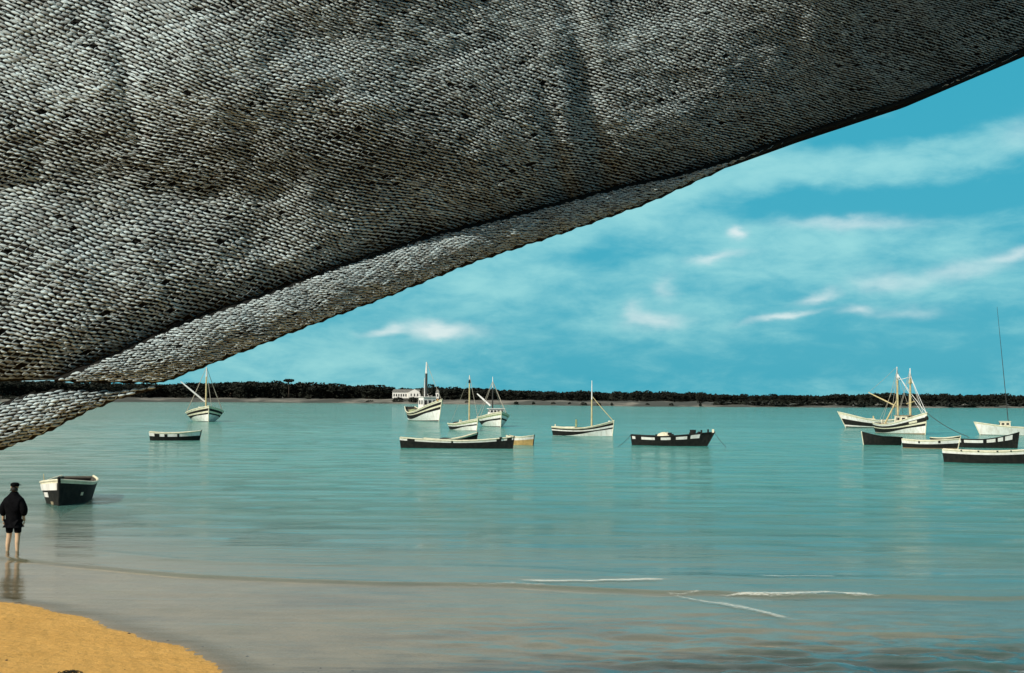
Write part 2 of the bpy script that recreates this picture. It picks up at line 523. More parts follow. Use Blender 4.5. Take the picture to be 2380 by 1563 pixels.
# foam along the small breaking wavelets: low domed ribbons of froth with gaps
FOAM = bpy.data.materials.new('sea_foam'); FOAM.use_nodes = True
T = NT(FOAM.node_tree)
pos = T.n('ShaderNodeNewGeometry').outputs['Position']
cov = T.n('ShaderNodeAttribute', attribute_name='cover').outputs['Fac']
nfo = T.noise(T.mapping(pos, (4.0, 8.0, 1)), 2.0, 6, .75, .3)
bs = T.n('ShaderNodeBsdfPrincipled'); bs.inputs['Base Color'].default_value = (.80, .78, .68, 1); bs.inputs['Roughness'].default_value = .9
trn = T.n('ShaderNodeBsdfTransparent')
mx = T.n('ShaderNodeMixShader')
T.link(T.math('MULTIPLY', T.ramp(T.math('ADD', T.math('SUBTRACT', nfo, .5), T.math('MULTIPLY', T.math('SUBTRACT', cov, .5), .9)), -.16, .22), .75), mx.inputs[0])
T.link(trn.outputs[0], mx.inputs[1]); T.link(bs.outputs[0], mx.inputs[2])
T.link(mx.outputs[0], T.n('ShaderNodeOutputMaterial').inputs[0])
FV, FQ, FC = [], [], []
def foam_line(pts, w0, strength, seed):
    P = [at_z(x, y) for x, y in pts]
    L = [0.0]
    for a, b in zip(P[:-1], P[1:]): L.append(L[-1] + (b - a).length)
    n = int(L[-1] / .04); t = np.linspace(0, L[-1], n)
    x = np.interp(t, L, [p.x for p in P]); y = np.interp(t, L, [p.y for p in P])
    y = y + (vnoise(t * .9 + seed, t * 0, seed) - .5) * .35 + (vnoise(t * 3.1 + seed, t * 0, seed + 1) - .5) * .15
    env = np.clip(np.minimum(t, L[-1] - t) / (.18 * L[-1]), 0, 1) ** .6
    w = w0 * (.35 + .9 * vnoise(t * 1.6, t * 0 + 3, seed + 2)) * (.3 + .7 * env)
    base = sum(len(v) for v in FV)
    na = 9
    u = np.linspace(-1, 1, na)
    X = np.repeat(x[:, None], na, 1); Y = y[:, None] + w[:, None] * u[None, :]
    Z = water_h(X, Y) + .004 + .016 * (1 - u[None, :] ** 2)
    FV.append(np.stack([X, Y, Z], -1).reshape(-1, 3)); FQ.append(grid_quads(n, na) + base)
    FC.append((strength * (1 - np.abs(u[None, :]) ** 1.3) * (.25 + .75 * env[:, None])).reshape(-1))
foam_line([(1183, 1356), (1330, 1353), (1500, 1350), (1575, 1352)], .50, .66, 3)
foam_line([(1640, 1383), (1850, 1384), (2065, 1388)], .44, .62, 5)
foam_line([(1536, 1380), (1660, 1400), (1788, 1428), (1870, 1444)], .62, .56, 7)
foam_line([(1735, 1345), (1860, 1345), (1965, 1347)], .36, .54, 9)
foam_line([(1040, 1364), (1185, 1362), (1330, 1364)], .2, .42, 11)
foam_line([(1540, 1379), (1640, 1382)], .2, .5, 13)
foam = np_mesh('foam', np.concatenate(FV), np.concatenate(FQ), [FOAM], attrs={'cover': np.concatenate(FC)})
tag(foam, 'thin white foam streaks along the low wavelets at the shore', 'foam', kind='stuff')

# ------------------------------------------------------------------ far shore
fs_px = [(-1600, 929), (-800, 932), (0, 934), (400, 934), (750, 936), (1100, 939.5), (1500, 944.5), (2000, 947), (2380, 948), (3200, 951), (4000, 953)]
def shore_dist(x):
    return at_z(x, float(np.interp(x, [p[0] for p in fs_px], [p[1] for p in fs_px]))).y
xs = np.linspace(-1600, 4000, 240)
prof = [(-14, -1.0), (0, -.05), (5, .45), (14, 1.0), (30, 1.7), (60, 2.2), (160, 2.6), (3500, 3.0)]
V = np.zeros((len(prof), len(xs), 3))
for j, x in enumerate(xs):
    d0 = shore_dist(x) + 6 * math.sin(j * .7)
    dd = ray(x, 930)
    for i, (off, z) in enumerate(prof):
        d = d0 + off
        V[i, j] = (dd.x * d, d, z + (.25 * math.sin(j * 1.9 + i) if 2 <= i <= 5 else 0))
bankm = bpy.data.materials.new('far_bank_sand'); bankm.use_nodes = True
T = NT(bankm.node_tree)
pos = T.n('ShaderNodeNewGeometry').outputs['Position']
nb = T.noise(T.mapping(pos, (.05, .02, .3)), 1.0, 5, .65)
c = T.mix(T.ramp(nb, .36, .56), (0.20, 0.18, 0.145, 1), (0.045, 0.045, 0.034, 1))
bs = T.n('ShaderNodeBsdfPrincipled'); T.link(c, bs.inputs['Base Color']); bs.inputs['Roughness'].default_value = .95
T.link(bs.outputs[0], T.n('ShaderNodeOutputMaterial').inputs[0])
tag(np_mesh('far_shore', V.reshape(-1, 3), grid_quads(len(prof), len(xs)), [bankm]), kind='structure')

PINE = paint('pine_needles', (0.011, 0.014, 0.008), .9, .5, .6)
BARK = paint('pine_bark', (0.05, 0.038, 0.026), .9, .4, 2)
def leaf_mass(mb, lobes, n, size, rr, mat):
    tot = sum(l[3] * l[4] * l[5] for l in lobes)
    for l in lobes:
        k = int(n * l[3] * l[4] * l[5] / tot) + 4
        for _ in range(k):
            while True:
                q = Vector((rr.uniform(-1, 1), rr.uniform(-1, 1), rr.uniform(-1, 1)))
                if .35 < q.length < 1: break
            q = q * (q.length ** -.35)
            p = Vector((l[0] + q.x * l[3], l[1] + q.y * l[4], l[2] + q.z * l[5]))
            a = Vector((rr.gauss(0, 1), rr.gauss(0, 1), rr.gauss(0, .6))).normalized()
            b = a.cross(Vector((rr.gauss(0, 1), rr.gauss(0, 1), rr.gauss(0, 1)))).normalized()
            s = size * rr.uniform(.6, 1.3)
            mb.add([p - a * s - b * s * .5, p + a * s - b * s * .5, p + a * s * .8 + b * s * .6, p - a * s * .8 + b * s * .6], [(0, 1, 2, 3)], mat)

def pine_mesh(seed, flat=False):
    """stone pine, one unit high, base at z 0"""
    rr = random.Random(seed)
    crown = MB(); trunk = MB()
    if flat:
        lobes = [(0, 0, .86, .34, .34, .10), (.16, .05, .88, .2, .2, .08), (-.18, .02, .87, .2, .2, .07)]
        trunk.tube([(0, 0, -.05), (.01, 0, .4), (0, 0, .8)], [.035, .028, .02], BARK)
        leaf_mass(crown, lobes, 420, .045, rr, PINE)
    else:
        lobes = [(0, 0, .60, .46, .42, .30)]
        for _ in range(5):
            a = rr.uniform(0, 6.28)
            lobes.append((.28 * math.cos(a), .28 * math.sin(a), rr.uniform(.48, .74), rr.uniform(.18, .3), rr.uniform(.18, .3), rr.uniform(.14, .24)))
        lobes.append((0, 0, .25, .40, .36, .22))
        trunk.tube([(0, 0, -.05), (.02, .01, .3), (.0, 0, .62)], [.045, .035, .02], BARK)
        leaf_mass(crown, lobes, 520, .06, rr, PINE)
    return crown, trunk

tx = [-1200, -400, 0, 380, 430, 500, 540, 600, 660, 720, 760, 830, 880, 920, 1000, 1090, 1200, 1300, 1500, 1600, 1700, 1800, 1900, 1960, 2050, 2120, 2200, 2300, 2400, 3200]
ty = [870, 874, 880, 889, 887, 888, 884, 882, 884, 888, 890, 893, 893, 899, 898, 899, 905, 908, 908, 911, 914, 916, 916, 914, 911, 913, 913, 913, 918, 920]
tops_var = []
for s in range(7):
    c_, t_ = pine_mesh(100 + s)
    b = MB(); b.add(c_.v, c_.f, PINE); b.add(t_.v, t_.f, BARK)
    o = b.build('pine_tree')
    tops_var.append(o)
rt_ = random.Random(3)
used = [False] * 7
x = -420.0
TREE_LABEL = 'dark bushy pine in the unbroken treeline along the far shore'
while x < 2820:
    d = shore_dist(x) + rt_.uniform(55, 85)
    yt = float(np.interp(x, tx, ty)) + rt_.choice([-2.5, -1, 0, 0, 1, 2, 3]) 
    top = at_d(x, yt, d)
    zb = 2.0
    h = top.z - zb
    k = rt_.randrange(7)
    o = tops_var[k]
    if used[k]:
        o = o.copy(); COL.objects.link(o)
    used[k] = True
    o.location = (top.x, d, zb)
    w = h * rt_.choice([.9, 1.1, 1.3, 1.6, 1.9])
    o.scale = (w, w, h * .98 / .93)
    o.rotation_euler = (0, 0, rt_.uniform(0, 6.28))
    tag(o, TREE_LABEL, 'tree', 'pines of the far treeline')
    x += rt_.uniform(15, 30)

# wood behind the front row, one mass
wb = MB(); rr = random.Random(8)
x = -1200.0
while x < 3400:
    d = shore_dist(x) + rr.uniform(90, 130)
    yt = float(np.interp(x, tx, ty)) + rr.uniform(8, 13)
    top = at_d(x, yt, d)
    h = top.z - 2.2
    for _ in range(14):
        p = Vector((top.x + rr.uniform(-3, 3), d + rr.uniform(-6, 6), 2.2 + h * rr.random() ** .8))
        a = Vector((rr.gauss(0, 1), rr.gauss(0, .5), rr.gauss(0, .6))).normalized()
        b = a.cross(Vector((rr.gauss(0, .4), 1, rr.gauss(0, .4)))).normalized()
        s = rr.uniform(.8, 1.7)
        wb.add([p - a * s - b * s, p + a * s - b * s, p + a * s + b * s, p - a * s + b * s], [(0, 1, 2, 3)], PINE)
    x += 3.2
tag(wb.build('woodland'), 'dense dark pine wood filling in behind the far treeline', 'wood', kind='stuff')

def single_pine(label, x, ytop, ybase, off, wpx, flat, seed):
    d = shore_dist(x) + off
    k = d / FOC
    pb = at_d(x, ybase, d); h = (ybase - ytop) * k
    root = empty('pine_tree', (pb.x, d, pb.z))
    tag(root, label, 'tree')
    c_, t_ = pine_mesh(seed, flat)
    w = wpx * k * (1.35 if flat else 1.0)
    for mb, nm in ((c_, 'crown'), (t_, 'trunk')):
        o = mb.build(nm, root); o.scale = (w, w, h)
single_pine('tall flat-topped pine standing above the treeline left of the white building', 671, 879, 915, 60, 26, True, 31)
single_pine('large dark pine rising beside the white waterfront building', 1001, 888, 930, 14, 26, False, 32)
single_pine('low spreading pine between the white building and the dark mast', 985, 899, 929, 16, 20, False, 33)
single_pine('lone round pine bulging above the treeline right of the black work barge', 2360 - 0, 911, 945, 40, 24, False, 34) if False else None
single_pine('rounded pine bulging above the treeline behind the black work barge', 1629, 909, 938, 30, 24, False, 35)
single_pine('clump-headed pine above the treeline right of the twin-masted boat', 2195, 912, 940, 40, 28, False, 36)

SHRUB = paint('shore_scrub', (0.014, 0.017, 0.010), .95, .5, 1.0)
shrub_meshes = []
for s in range(4):
    b = MB(); rr = random.Random(60 + s)
    leaf_mass(b, [(0, 0, .4, .75, .6, .45), (.45, .1, .3, .45, .4, .32), (-.5, 0, .28, .4, .4, .3)], 200, .12, rr, SHRUB)
    shrub_meshes.append(b.build('shrub'))
shr = [(1286, 941, 11), (1324, 942, 12), (1357, 943, 17), (1392, 943, 12), (1422, 943, 9), (1505, 944, 10), (1628, 944, 14), (1085, 938, 10),
       (1200, 939, 16), (960, 937, 20), (925, 937, 26), (985, 938, 16), (860, 935, 18), (1240, 940, 12), (1560, 944, 12),
       (1690, 945, 62), (1740, 945, 62), (1790, 946, 62), (1840, 946, 62), (1890, 946, 62), (1940, 946, 62), (1990, 946, 62), (2040, 946, 62), (2090, 946, 62),
       (2140, 947, 62), (2190, 947, 62), (2240, 947, 62), (2290, 947, 62), (2340, 947, 62), (2390, 947, 62), (2440, 947, 62),
       (20, 931, 40), (60, 930, 36), (-30, 931, 44), (110, 929, 30), (160, 929, 30)]
for i, (x, y, w) in enumerate(shr):
    d = shore_dist(x) + (6 if w < 20 else 12)
    k = d / FOC
    o = shrub_meshes[i % 4]
    if i >= 4:
        o = o.copy(); COL.objects.link(o)
    p = ray(x, 930) * d
    o.location = (p.x, d, .3)
    o.scale = (w * k * .62, w * k * .5, (8 if w < 20 else 17) * k)
    o.rotation_euler = (0, 0, i * 1.3 if w < 20 else .2 * math.sin(i))
    tag(o, 'small dark bush by the water on the far shore bank', 'shrub', 'bushes along the far bank')

# white building on the far shore
WALLW = paint('whitewashed_wall', (0.80, 0.78, 0.72), .8, .12, .5)
ROOFG = paint('grey_tile_roof', (0.20, 0.19, 0.17), .9, .3, .8)
OPEN = paint('dark_opening', (0.02, 0.02, 0.022), .6, .2, 2)
bd = shore_dist(965) + 30
kb = bd / FOC
pb = at_d(966, 921, bd)
bld = empty('white_building', (pb.x, bd, pb.z))
tag(bld, 'long low white building with dark arched openings among the far pines', 'building')
def bx(xp): return (xp - 966) * kb
wl = MB(); hw = 10.5 * kb
wl.box((bx(966), 3, hw / 2 - .5), (108 * kb, 6, hw + 1), WALLW)
wallo = wl.build('wall', bld)
rf_ = MB()
x0, x1 = bx(911), bx(1021)
rf_.add([(x0, -.4, hw), (x1, -.4, hw), (x1, 6.4, hw), (x0, 6.4, hw), (x0 + .6, 3, hw + 6 * kb), (x1 - .6, 3, hw + 6 * kb)],
        [(0, 1, 5, 4), (2, 3, 4, 5), (1, 2, 5), (3, 0, 4), (3, 2, 1, 0)], ROOFG)
rf_.build('roof', bld)
gb = MB()
g0, g1, gm = bx(949), bx(978), bx(963.5)
gb.add([(g0, -1.2, -.5), (g1, -1.2, -.5), (g1, -1.2, hw * .85), (gm, -1.2, hw * 1.62), (g0, -1.2, hw * .85),
        (g0, 2.5, -.5), (g1, 2.5, -.5), (g1, 2.5, hw * .85), (gm, 2.5, hw * 1.62), (g0, 2.5, hw * .85)],
       [(0, 1, 2, 3, 4), (6, 5, 9, 8, 7), (1, 6, 7, 2), (2, 7, 8, 3), (3, 8, 9, 4), (4, 9, 5, 0), (5, 6, 1, 0)], WALLW)
gb.build('gable', bld)
for xp in (916, 921.5, 927, 932.5, 938, 943.5, 984, 989.5, 1006, 1011.5, 1017):
    ob = MB(); w = 2.7 * kb; cx = bx(xp)
    pts = [(cx - w / 2, 0), (cx + w / 2, 0), (cx + w / 2, hw * .45)] + [(cx + w / 2 * math.cos(t), hw * .45 + w / 2 * math.sin(t)) for t in (.6, 1.2, 1.94, 2.54)] + [(cx - w / 2, hw * .45)]
    n = len(pts)
    ob.add([(p[0], -.06, p[1]) for p in pts] + [(p[0], .2, p[1]) for p in pts],
           [tuple(range(n))] + [(i, i + n, (i + 1) % n + n, (i + 1) % n) for i in range(n)], OPEN)
    ob.build('window', bld)
for xp in (956, 963.5, 971):
    ob = MB(); ob.box((bx(xp), -1.2, hw * .35), (2.4 * kb, .12, hw * .6), OPEN); ob.build('window', bld)

# ------------------------------------------------------------------ boats
STYLE_FISH = [(0.10, CREAM), (0.26, DARK), (0.42, WHITE), (0.53, DARK), (0.92, WHITE), (1.0, BOOT)]
class Boat:
    def __init__(self, name, label, cat, cx, ywl, yaw, L, B, hb, hm, hs, bands, tr=.5, rake=.35, draft=.3, deck=None, full=2.2,
                 inside=INSIDE, group=None, gun=CREAM, stem=CREAM, mid=.35, tilt=0.0, vee=.5):
        self.vee = vee
        p = at_z(cx, ywl)
        self.k = k = p.y / FOC
        self.root = empty(name, (p.x, p.y, 0), R(yaw))
        self.root.rotation_euler = (R(tilt), 0, R(yaw) + math.atan((1190 - cx) / FOC))   # heading as seen along the sight line
        tag(self.root, label, cat, group)
        self.L, self.B = L * k, B * k
        self.hb, self.hm, self.hs, self.mid = hb * k, hm * k, hs * k, mid
        self.tr, self.rake, self.draft, self.full = tr, rake * self.hb, draft, full
        self.hull(bands, deck, inside)
        self.gunwale(gun)
        if stem: self.stem(stem)
    def fv(self, f, t):
        if not isinstance(f, tuple): return f
        q = max(0.0, min(1.0, (t - .2) / .6)); q = q * q * (3 - 2 * q)
        return f[0] + (f[1] - f[0]) * q
    def sheer(self, t):
        if t < self.mid:
            q = 1 - t / self.mid
            return self.hm + (self.hs - self.hm) * q ** 1.8
        q = (t - self.mid) / (1 - self.mid)
        return self.hm + (self.hb - self.hm) * q ** 1.9
    def half(self, t):
        if t < .42:
            q = 1 - t / .42
            return self.B / 2 * (1 - (1 - self.tr) * q ** self.full)
        q = (t - .42) / .58
        return self.B / 2 * (1 - q ** (self.full + .9))
    def pt(self, t, z, side, inset=0.0):
        zs = self.sheer(t)
        s = max(0.0, min(1.0, (z + self.draft) / (zs + self.draft)))
        p = min(.38, self.vee) + self.vee * max(0, (t - .5) / .5) ** 1.5 + .12 * max(0, (.3 - t) / .3)
        w = max(0.0, self.half(t) * s ** p - inset)
        x = (t - .5) * self.L + self.rake * (max(z, -self.draft) / self.hb) * t ** 6
        if self.tr < .15: x -= self.rake * .7 * (z / self.hs) * (1 - t) ** 6
        else: x -= .12 * self.hs * (z / self.hs) * (1 - t) ** 6
        return Vector((x, side * w, z))
    def hull(self, bands, deck, inside):
        NT_ = 26
        ts = [i / NT_ for i in range(NT_ + 1)]
        fr = [0.0] + [b[0] for b in bands]
        mb = MB()
        nr = len(fr) + 1
        for side in (1, -1):
            vs = []
            for t in ts:
                zs = self.sheer(t)
                for f in fr: vs.append(self.pt(t, zs * (1 - self.fv(f, t)), side))
                vs.append(self.pt(t, -self.draft, side))
            for r_ in range(nr - 1):
                mat = bands[min(r_, len(bands) - 1)][1]
                fs = []
                for i in range(NT_):
                    a, b = i * nr + r_, (i + 1) * nr + r_
                    fs.append((a, a + 1, b + 1, b) if side == 1 else (a, b, b + 1, a + 1))
                used = {}
                mb.add(vs, fs, mat)
            # inner side
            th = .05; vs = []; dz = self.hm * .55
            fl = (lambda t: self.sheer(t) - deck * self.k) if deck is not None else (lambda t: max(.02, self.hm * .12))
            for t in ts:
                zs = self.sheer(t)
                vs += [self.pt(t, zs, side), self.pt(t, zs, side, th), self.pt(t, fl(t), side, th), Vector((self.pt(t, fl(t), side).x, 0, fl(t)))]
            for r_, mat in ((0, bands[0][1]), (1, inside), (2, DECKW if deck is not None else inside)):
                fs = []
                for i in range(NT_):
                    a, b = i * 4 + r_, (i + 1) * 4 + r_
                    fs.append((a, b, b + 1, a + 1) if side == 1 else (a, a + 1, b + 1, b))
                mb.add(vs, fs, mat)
        # transom
        if self.tr >= .15:
            zs = self.sheer(0)
            for r_ in range(nr - 1):
                za = zs * (1 - self.fv(fr[r_], 0)); zb = zs * (1 - self.fv(fr[r_ + 1], 0)) if r_ + 1 < len(fr) else -self.draft
                mat = bands[min(r_, len(bands) - 1)][1]
                q = [self.pt(0, za, 1), self.pt(0, za, -1), self.pt(0, zb, -1), self.pt(0, zb, 1)]
                mb.add(q, [(0, 1, 2, 3)], mat)
                q2 = [v + Vector((.05, 0, 0)) for v in q]
                if zb > 0: mb.add(q2, [(3, 2, 1, 0)], inside)
        # clean loose verts
        o = mb.build('hull', self.root, smooth=False)
        bm = bmesh.new(); bm.from_mesh(o.data)
        loose = [v for v in bm.verts if not v.link_faces]
        bmesh.ops.delete(bm, geom=loose, context='VERTS')
        bmesh.ops.remove_doubles(bm, verts=bm.verts, dist=.0005)
        bm.to_mesh(o.data); bm.free()
        self.hull_o = o
        self.deckz = (lambda t: self.sheer(t) - (deck or 0) * self.k)
    def gunwale(self, mat):
        w = max(.035, 1.1 * self.k)
        for side in (1, -1):
            mb = MB(); pts = []
            for i in range(25):
                t = .005 + .99 * i / 24
                p = self.pt(t, self.sheer(t), side); p.z += w * .4
                pts.append(p)
            mb.tube(pts, w, mat, 6); mb.build('gunwale', self.root)
    def stem(self, mat):
        mb = MB(); w = max(.04, 1.0 * self.k)
        pts = [self.pt(1, z, 1) + Vector((w * .4, 0, 0)) for z in np.linspace(-.2, self.hb, 6)]
        pts.append(pts[-1] + Vector((self.rake * .05, 0, 2.0 * self.k)))
        mb.tube(pts, w, mat, 6); mb.build('stem_post', self.root)
    # --- fittings, positions: t along the hull, offsets in view units (k)
    def X(self, t): return (t - .5) * self.L
    def mast(self, t, top, r=2.0, cols=(SPAR, SPARW), split=.65, lean=0.0, yo=0.0, name='mast'):
        z0 = self.deckz(t) - .1; z1 = top * self.k
        zm = z0 + (z1 - z0) * split
        x0 = self.X(t); y0 = yo * self.k; k = self.k
        mb = MB()
        ln = lambda z: x0 + lean * (z - z0)
        mb.tube([(ln(z0), y0, z0), (ln(zm), y0, zm)], [r * k, r * k * .8], cols[0], 8)
        mb.tube([(ln(zm), y0, zm), (ln(z1), y0, z1)], [r * k * .8, r * k * .4], cols[1], 8)
        mb.build(name, self.root)
        return Vector((ln(z1), y0, z1)), Vector((ln(zm), y0, zm)), Vector((x0, y0, z0))
    def line(self, a, b, r=.48, mat=ROPE, name='rigging_line'):
        mb = MB(); mid = (a + b) / 2 - Vector((0, 0, (a - b).length * .015))
        mb.tube([a, mid, b], max(.012, r * self.k), mat, 5); return mb.build(name, self.root)
    def spar(self, a, b, r=1.4, mat=SPAR, name='boom'):
        mb = MB(); mb.tube([a, (a + b) / 2, b], [r * self.k, r * self.k, r * self.k * .6], mat, 7); return mb.build(name, self.root)
    def rail(self, t, side): return self.pt(t, self.sheer(t), side)
    def house(self, t, l, w, h, mat=WHITE, win=3, roofmat=WHITE, taper=.94, zoff=0.0, base=None):
        k = self.k; z0 = self.deckz(t) - .05 + zoff * k if base is None else base * k
        hb = MB(); x = self.X(t)
        hb.box((x, 0, z0 + h * k / 2), (l * k, w * k, h * k), mat, taper=taper)
        ho = hb.build('wheelhouse', self.root)
        r = MB(); r.box((x, 0, z0 + h * k + .6 * k), (l * k * 1.08, w * k * 1.08, 1.2 * k), roofmat, taper=.96)
        r.build('roof', ho)
        zc = z0 + h * k * .68; tf = 1 - (1 - taper) * .68
        for i in range(win):
            yy = (i - (win - 1) / 2) * w * k * tf / win
            g = MB(); g.box((x + l * k * tf / 2, yy, zc), (.06, w * k * tf / win * .55, h * k * .26), GLASS); g.build('window', ho)
        for side in (1, -1):
            for i in (-1, 1):
                g = MB(); g.box((x + i * l * k * .22, side * w * k * tf / 2, zc), (l * k * .24, .06, h * k * .26), GLASS); g.build('window', ho)
        return ho
    def part_box(self, name, t, l, w, h, mat, y=0.0, zoff=0.0, taper=.9, rz=0.0):
        k = self.k; mb = MB()
        mb.box((self.X(t), y * k, self.deckz(t) + (h / 2 + zoff) * k - .03), (l * k, w * k, h * k), mat, rz, taper)
        return mb.build(name, self.root)
    def part_lump(self, name, t, l, w, h, mat, y=0.0, zoff=0.0, seed=1):
        k = self.k; mb = MB()
        mb.lump((self.X(t), y * k, self.deckz(t) + zoff * k - .03), (l * k / 2, w * k / 2, h * k), mat, seed, 12, .2)
        return mb.build(name, self.root, smooth=True)
    def seats(self, tl, mat=INSIDE):
        for t in tl:
            z = self.sheer(t) * .72; w = (self.pt(t, z, 1).y - .04) * 2
            mb = MB(); mb.box((self.X(t), 0, z), (.26, w, .05), mat); mb.build('seat', self.root)
    def patches(self, spans, f0, f1, mat, name='side_plank', sides=(1, -1)):
        """plank strips lying on the hull side, between two fractions below the sheer"""
        for (ta, tb) in spans:
            for side in sides:
                vs = []; n = max(5, int((tb - ta) * 26))
                for i in range(n + 1):
                    t = ta + (tb - ta) * i / n; zs = self.sheer(t)
                    for f in (f0, f1):
                        p = self.pt(t, zs * (1 - f), side); p.y += side * .016
                        vs.append(p)
                    for f in (f1, f0):
                        p = self.pt(t, zs * (1 - f), side); p.y -= side * .03
                        vs.append(p)
                mb = MB(); fs = []
                for i in range(n):
                    a = i * 4
                    for j in range(4):
                        fs.append((a + j, a + (j + 1) % 4, a + 4 + (j + 1) % 4, a + 4 + j))
                fs += [(0, 1, 2, 3), tuple(n * 4 + j for j in (3, 2, 1, 0))]
                mb.add(vs, fs, mat)
                mb.build(name, self.root)
    def post(self, t, side, h, w=2.0, mat=DARK, name='rail_post'):
        p = self.rail(t, side); k = self.k
        mb = MB(); mb.box((p.x, p.y, p.z + h * k / 2 - .02), (w * k, w * k * .7, h * k), mat); mb.build(name, self.root)

# --- A: bow-on boat on the left
b = Boat('fishing_boat', 'white bow-on fishing boat on the left, one mast and a slanting boom', 'fishing boat', 476, 979, -83, 128, 84, 36, 20, 22,
         [(0.12, CREAM), (0.28, DARK), (0.40, CREAM), ((.9, .50), DARK), (0.95, WHITE), (1.0, BOOT)], deck=7, tr=.6, rake=.15)
tp, mdl, bs_ = b.mast(.62, 126, 2.2, (SPAR, SPARW), .8)
k = b.k
b.spar(Vector((b.X(.6), -2 * k, 46 * k)), Vector((b.X(.52) - 4 * k, -56 * k, 92 * k)), 2.0, SPARW)
b.house(.46, 26, 26, 20, CREAM, 2, CREAM)
b.part_box('winch', .66, 10, 14, 12, CREAM, y=-8)
b.part_box('hatch', .78, 12, 14, 5, DECKW)
for t_, s_ in ((.5, 1), (.5, -1), (.42, 1), (.42, -1)): b.line(tp, b.rail(t_, s_))
b.line(tp, b.rail(.97, 1))

# --- B: large trawler
b = Boat('fishing_boat', 'big white trawler with high bow in front of the white building', 'fishing boat', 986, 978, -63, 146, 56, 50, 19, 33,
         [(0.09, CREAM), (0.22, DARK), (0.31, CREAM), ((.80, .44), DARK), (0.93, WHITE), (1.0, BOOT)], deck=6, tr=.45, rake=.28, mid=.3)
k = b.k
b.house(.60, 26, 34, 37, WHITE, 3, WHITE, .95)
b.part_lump('tarpaulin', .72, 24, 26, 9, ORANGE, seed=4)
tp, mdl, bs_ = b.mast(.56, 137, 3.2, (SPARD, SPARW), .78)
b.mast(.5, 100, 1.4, (SPARW, SPARW), .7, name='exhaust_pipe')
b.part_lump('net_heap', .12, 18, 22, 9, GREENP, seed=6)
b.part_lump('net_heap', .22, 14, 18, 7, DARK, seed=7)
b.part_box('winch', .34, 8, 14, 6, DECKW)
b.post(.96, 1, 7, 4, DARK); b.post(.96, -1, 5, 4, ORANGE)
b.line(tp, b.rail(.95, 1)); b.line(tp, b.rail(.1, 1), .3)

# --- D: bow-on with wheelhouse windows
b = Boat('fishing_boat', 'white fishing boat with a wheelhouse of small windows, rightmost of the three clustered boats', 'fishing boat', 1147, 991, -75, 126, 68, 35, 21, 22,
         [(0.10, CREAM), (0.20, GREENP), (0.38, WHITE), ((.86, .50), DARK), (0.94, WHITE), (1.0, BOOT)], deck=6, tr=.55, rake=.15)
k = b.k
b.house(.66, 18, 36, 17, WHITE, 4, WHITE, .86, zoff=7)
b.part_box('foredeck', .70, 28, 42, 8, DARK)
tp, mdl, bs_ = b.mast(.42, 116, 1.8, (SPARD, SPARW), .75)
b.spar(Vector((b.X(.40), -4 * k, 48 * k)), Vector((b.X(.2), -30 * k, 76 * k)), 2.2, SPARW)
for t_, s_ in ((.3, 1), (.3, -1), (.9, 1), (.55, 1), (.55, -1)): b.line(tp - Vector((0, 0, 10 * k)), b.rail(t_, s_))
b.part_lump('net_heap', .15, 24, 30, 9, GREENP, seed=12)
b.part_box('fish_box', .26, 8, 8, 8, CREAM, y=-12)

# --- C: small boat with one pale mast
b = Boat('fishing_boat', 'small white fishing boat with a tall thin mast, front one of the clustered three', 'fishing boat', 1079, 1000, -66, 138, 48, 28, 15, 15,
         [(0.12, CREAM), (0.24, GREENP), (0.40, WHITE), ((.92, .52), DARK), (0.94, WHITE), (1.0, BOOT)], deck=4, tr=.5, rake=.2)
k = b.k
tp, mdl, bs_ = b.mast(.70, 128, 1.9, (SPAR, SPARW), .85)
b.part_lump('mast_bracket', .70, 6, 6, 8, DARK, zoff=96)
b.part_box('engine_cover', .42, 14, 16, 9, GREENP)
b.part_box('bollard', .34, 5, 5, 14, CREAM)
b.part_box('hatch', .56, 12, 12, 6, DARK)
b.part_lump('net_heap', .15, 22, 22, 9, DARK, seed=14)
b.line(tp, b.rail(.97, 1)); b.line(tp, b.rail(.3, 1), .25); b.line(tp, b.rail(.3, -1), .25)

# --- G: broadside boat with mast and stay
b = Boat('fishing_boat', 'striped white fishing boat side-on with a single mast and forestay, left of the black barge', 'fishing boat', 1354, 1013, -17, 142, 44, 36, 18, 21,
         [(0.10, CREAM), (0.26, DARK), (0.40, WHITE), ((.95, .50), DARK), (0.96, WHITE), (1.0, BOOT)], deck=5, tr=.4, rake=.10, mid=.4)
k = b.k
tp, mdl, bs_ = b.mast(.655, 129, 2.0, (SPAR, SPARW), .62)
b.line(mdl + Vector((1.5 * k, 0, 6 * k)), b.rail(.985, 1) + Vector((0, 0, 2 * k)), .9, SPAR, 'forestay')
b.part_box('cabin', .30, 26, 22, 9, CREAM)
b.part_box('hatch', .46, 22, 18, 8, INSIDE)
b.part_box('exhaust_pipe', .39, 4, 4, 26, GREENP)
b.part_box('tiller_post', .03, 3, 3, 12, CREAM, taper=.6)
b.part_box('bow_bitt', .95, 4, 4, 9, WHITE)

# --- J: behind the twin-master
b = Boat('fishing_boat', 'white and black fishing boat half hidden behind the twin-masted boat', 'fishing boat', 2030, 994, 187, 124, 44, 36, 17, 22,
         [(0.14, CREAM), (0.40, WHITE), (0.80, DARK), (0.90, WHITE), (1.0, BOOT)], deck=6, tr=.5, rake=.5)
b.part_lump('net_heap', .86, 14, 14, 7, DARK, seed=21)
b.part_box('cabin', .62, 40, 18, 8, CREAM)
b.part_box('bollard', .5, 3, 3, 16, SPAR)

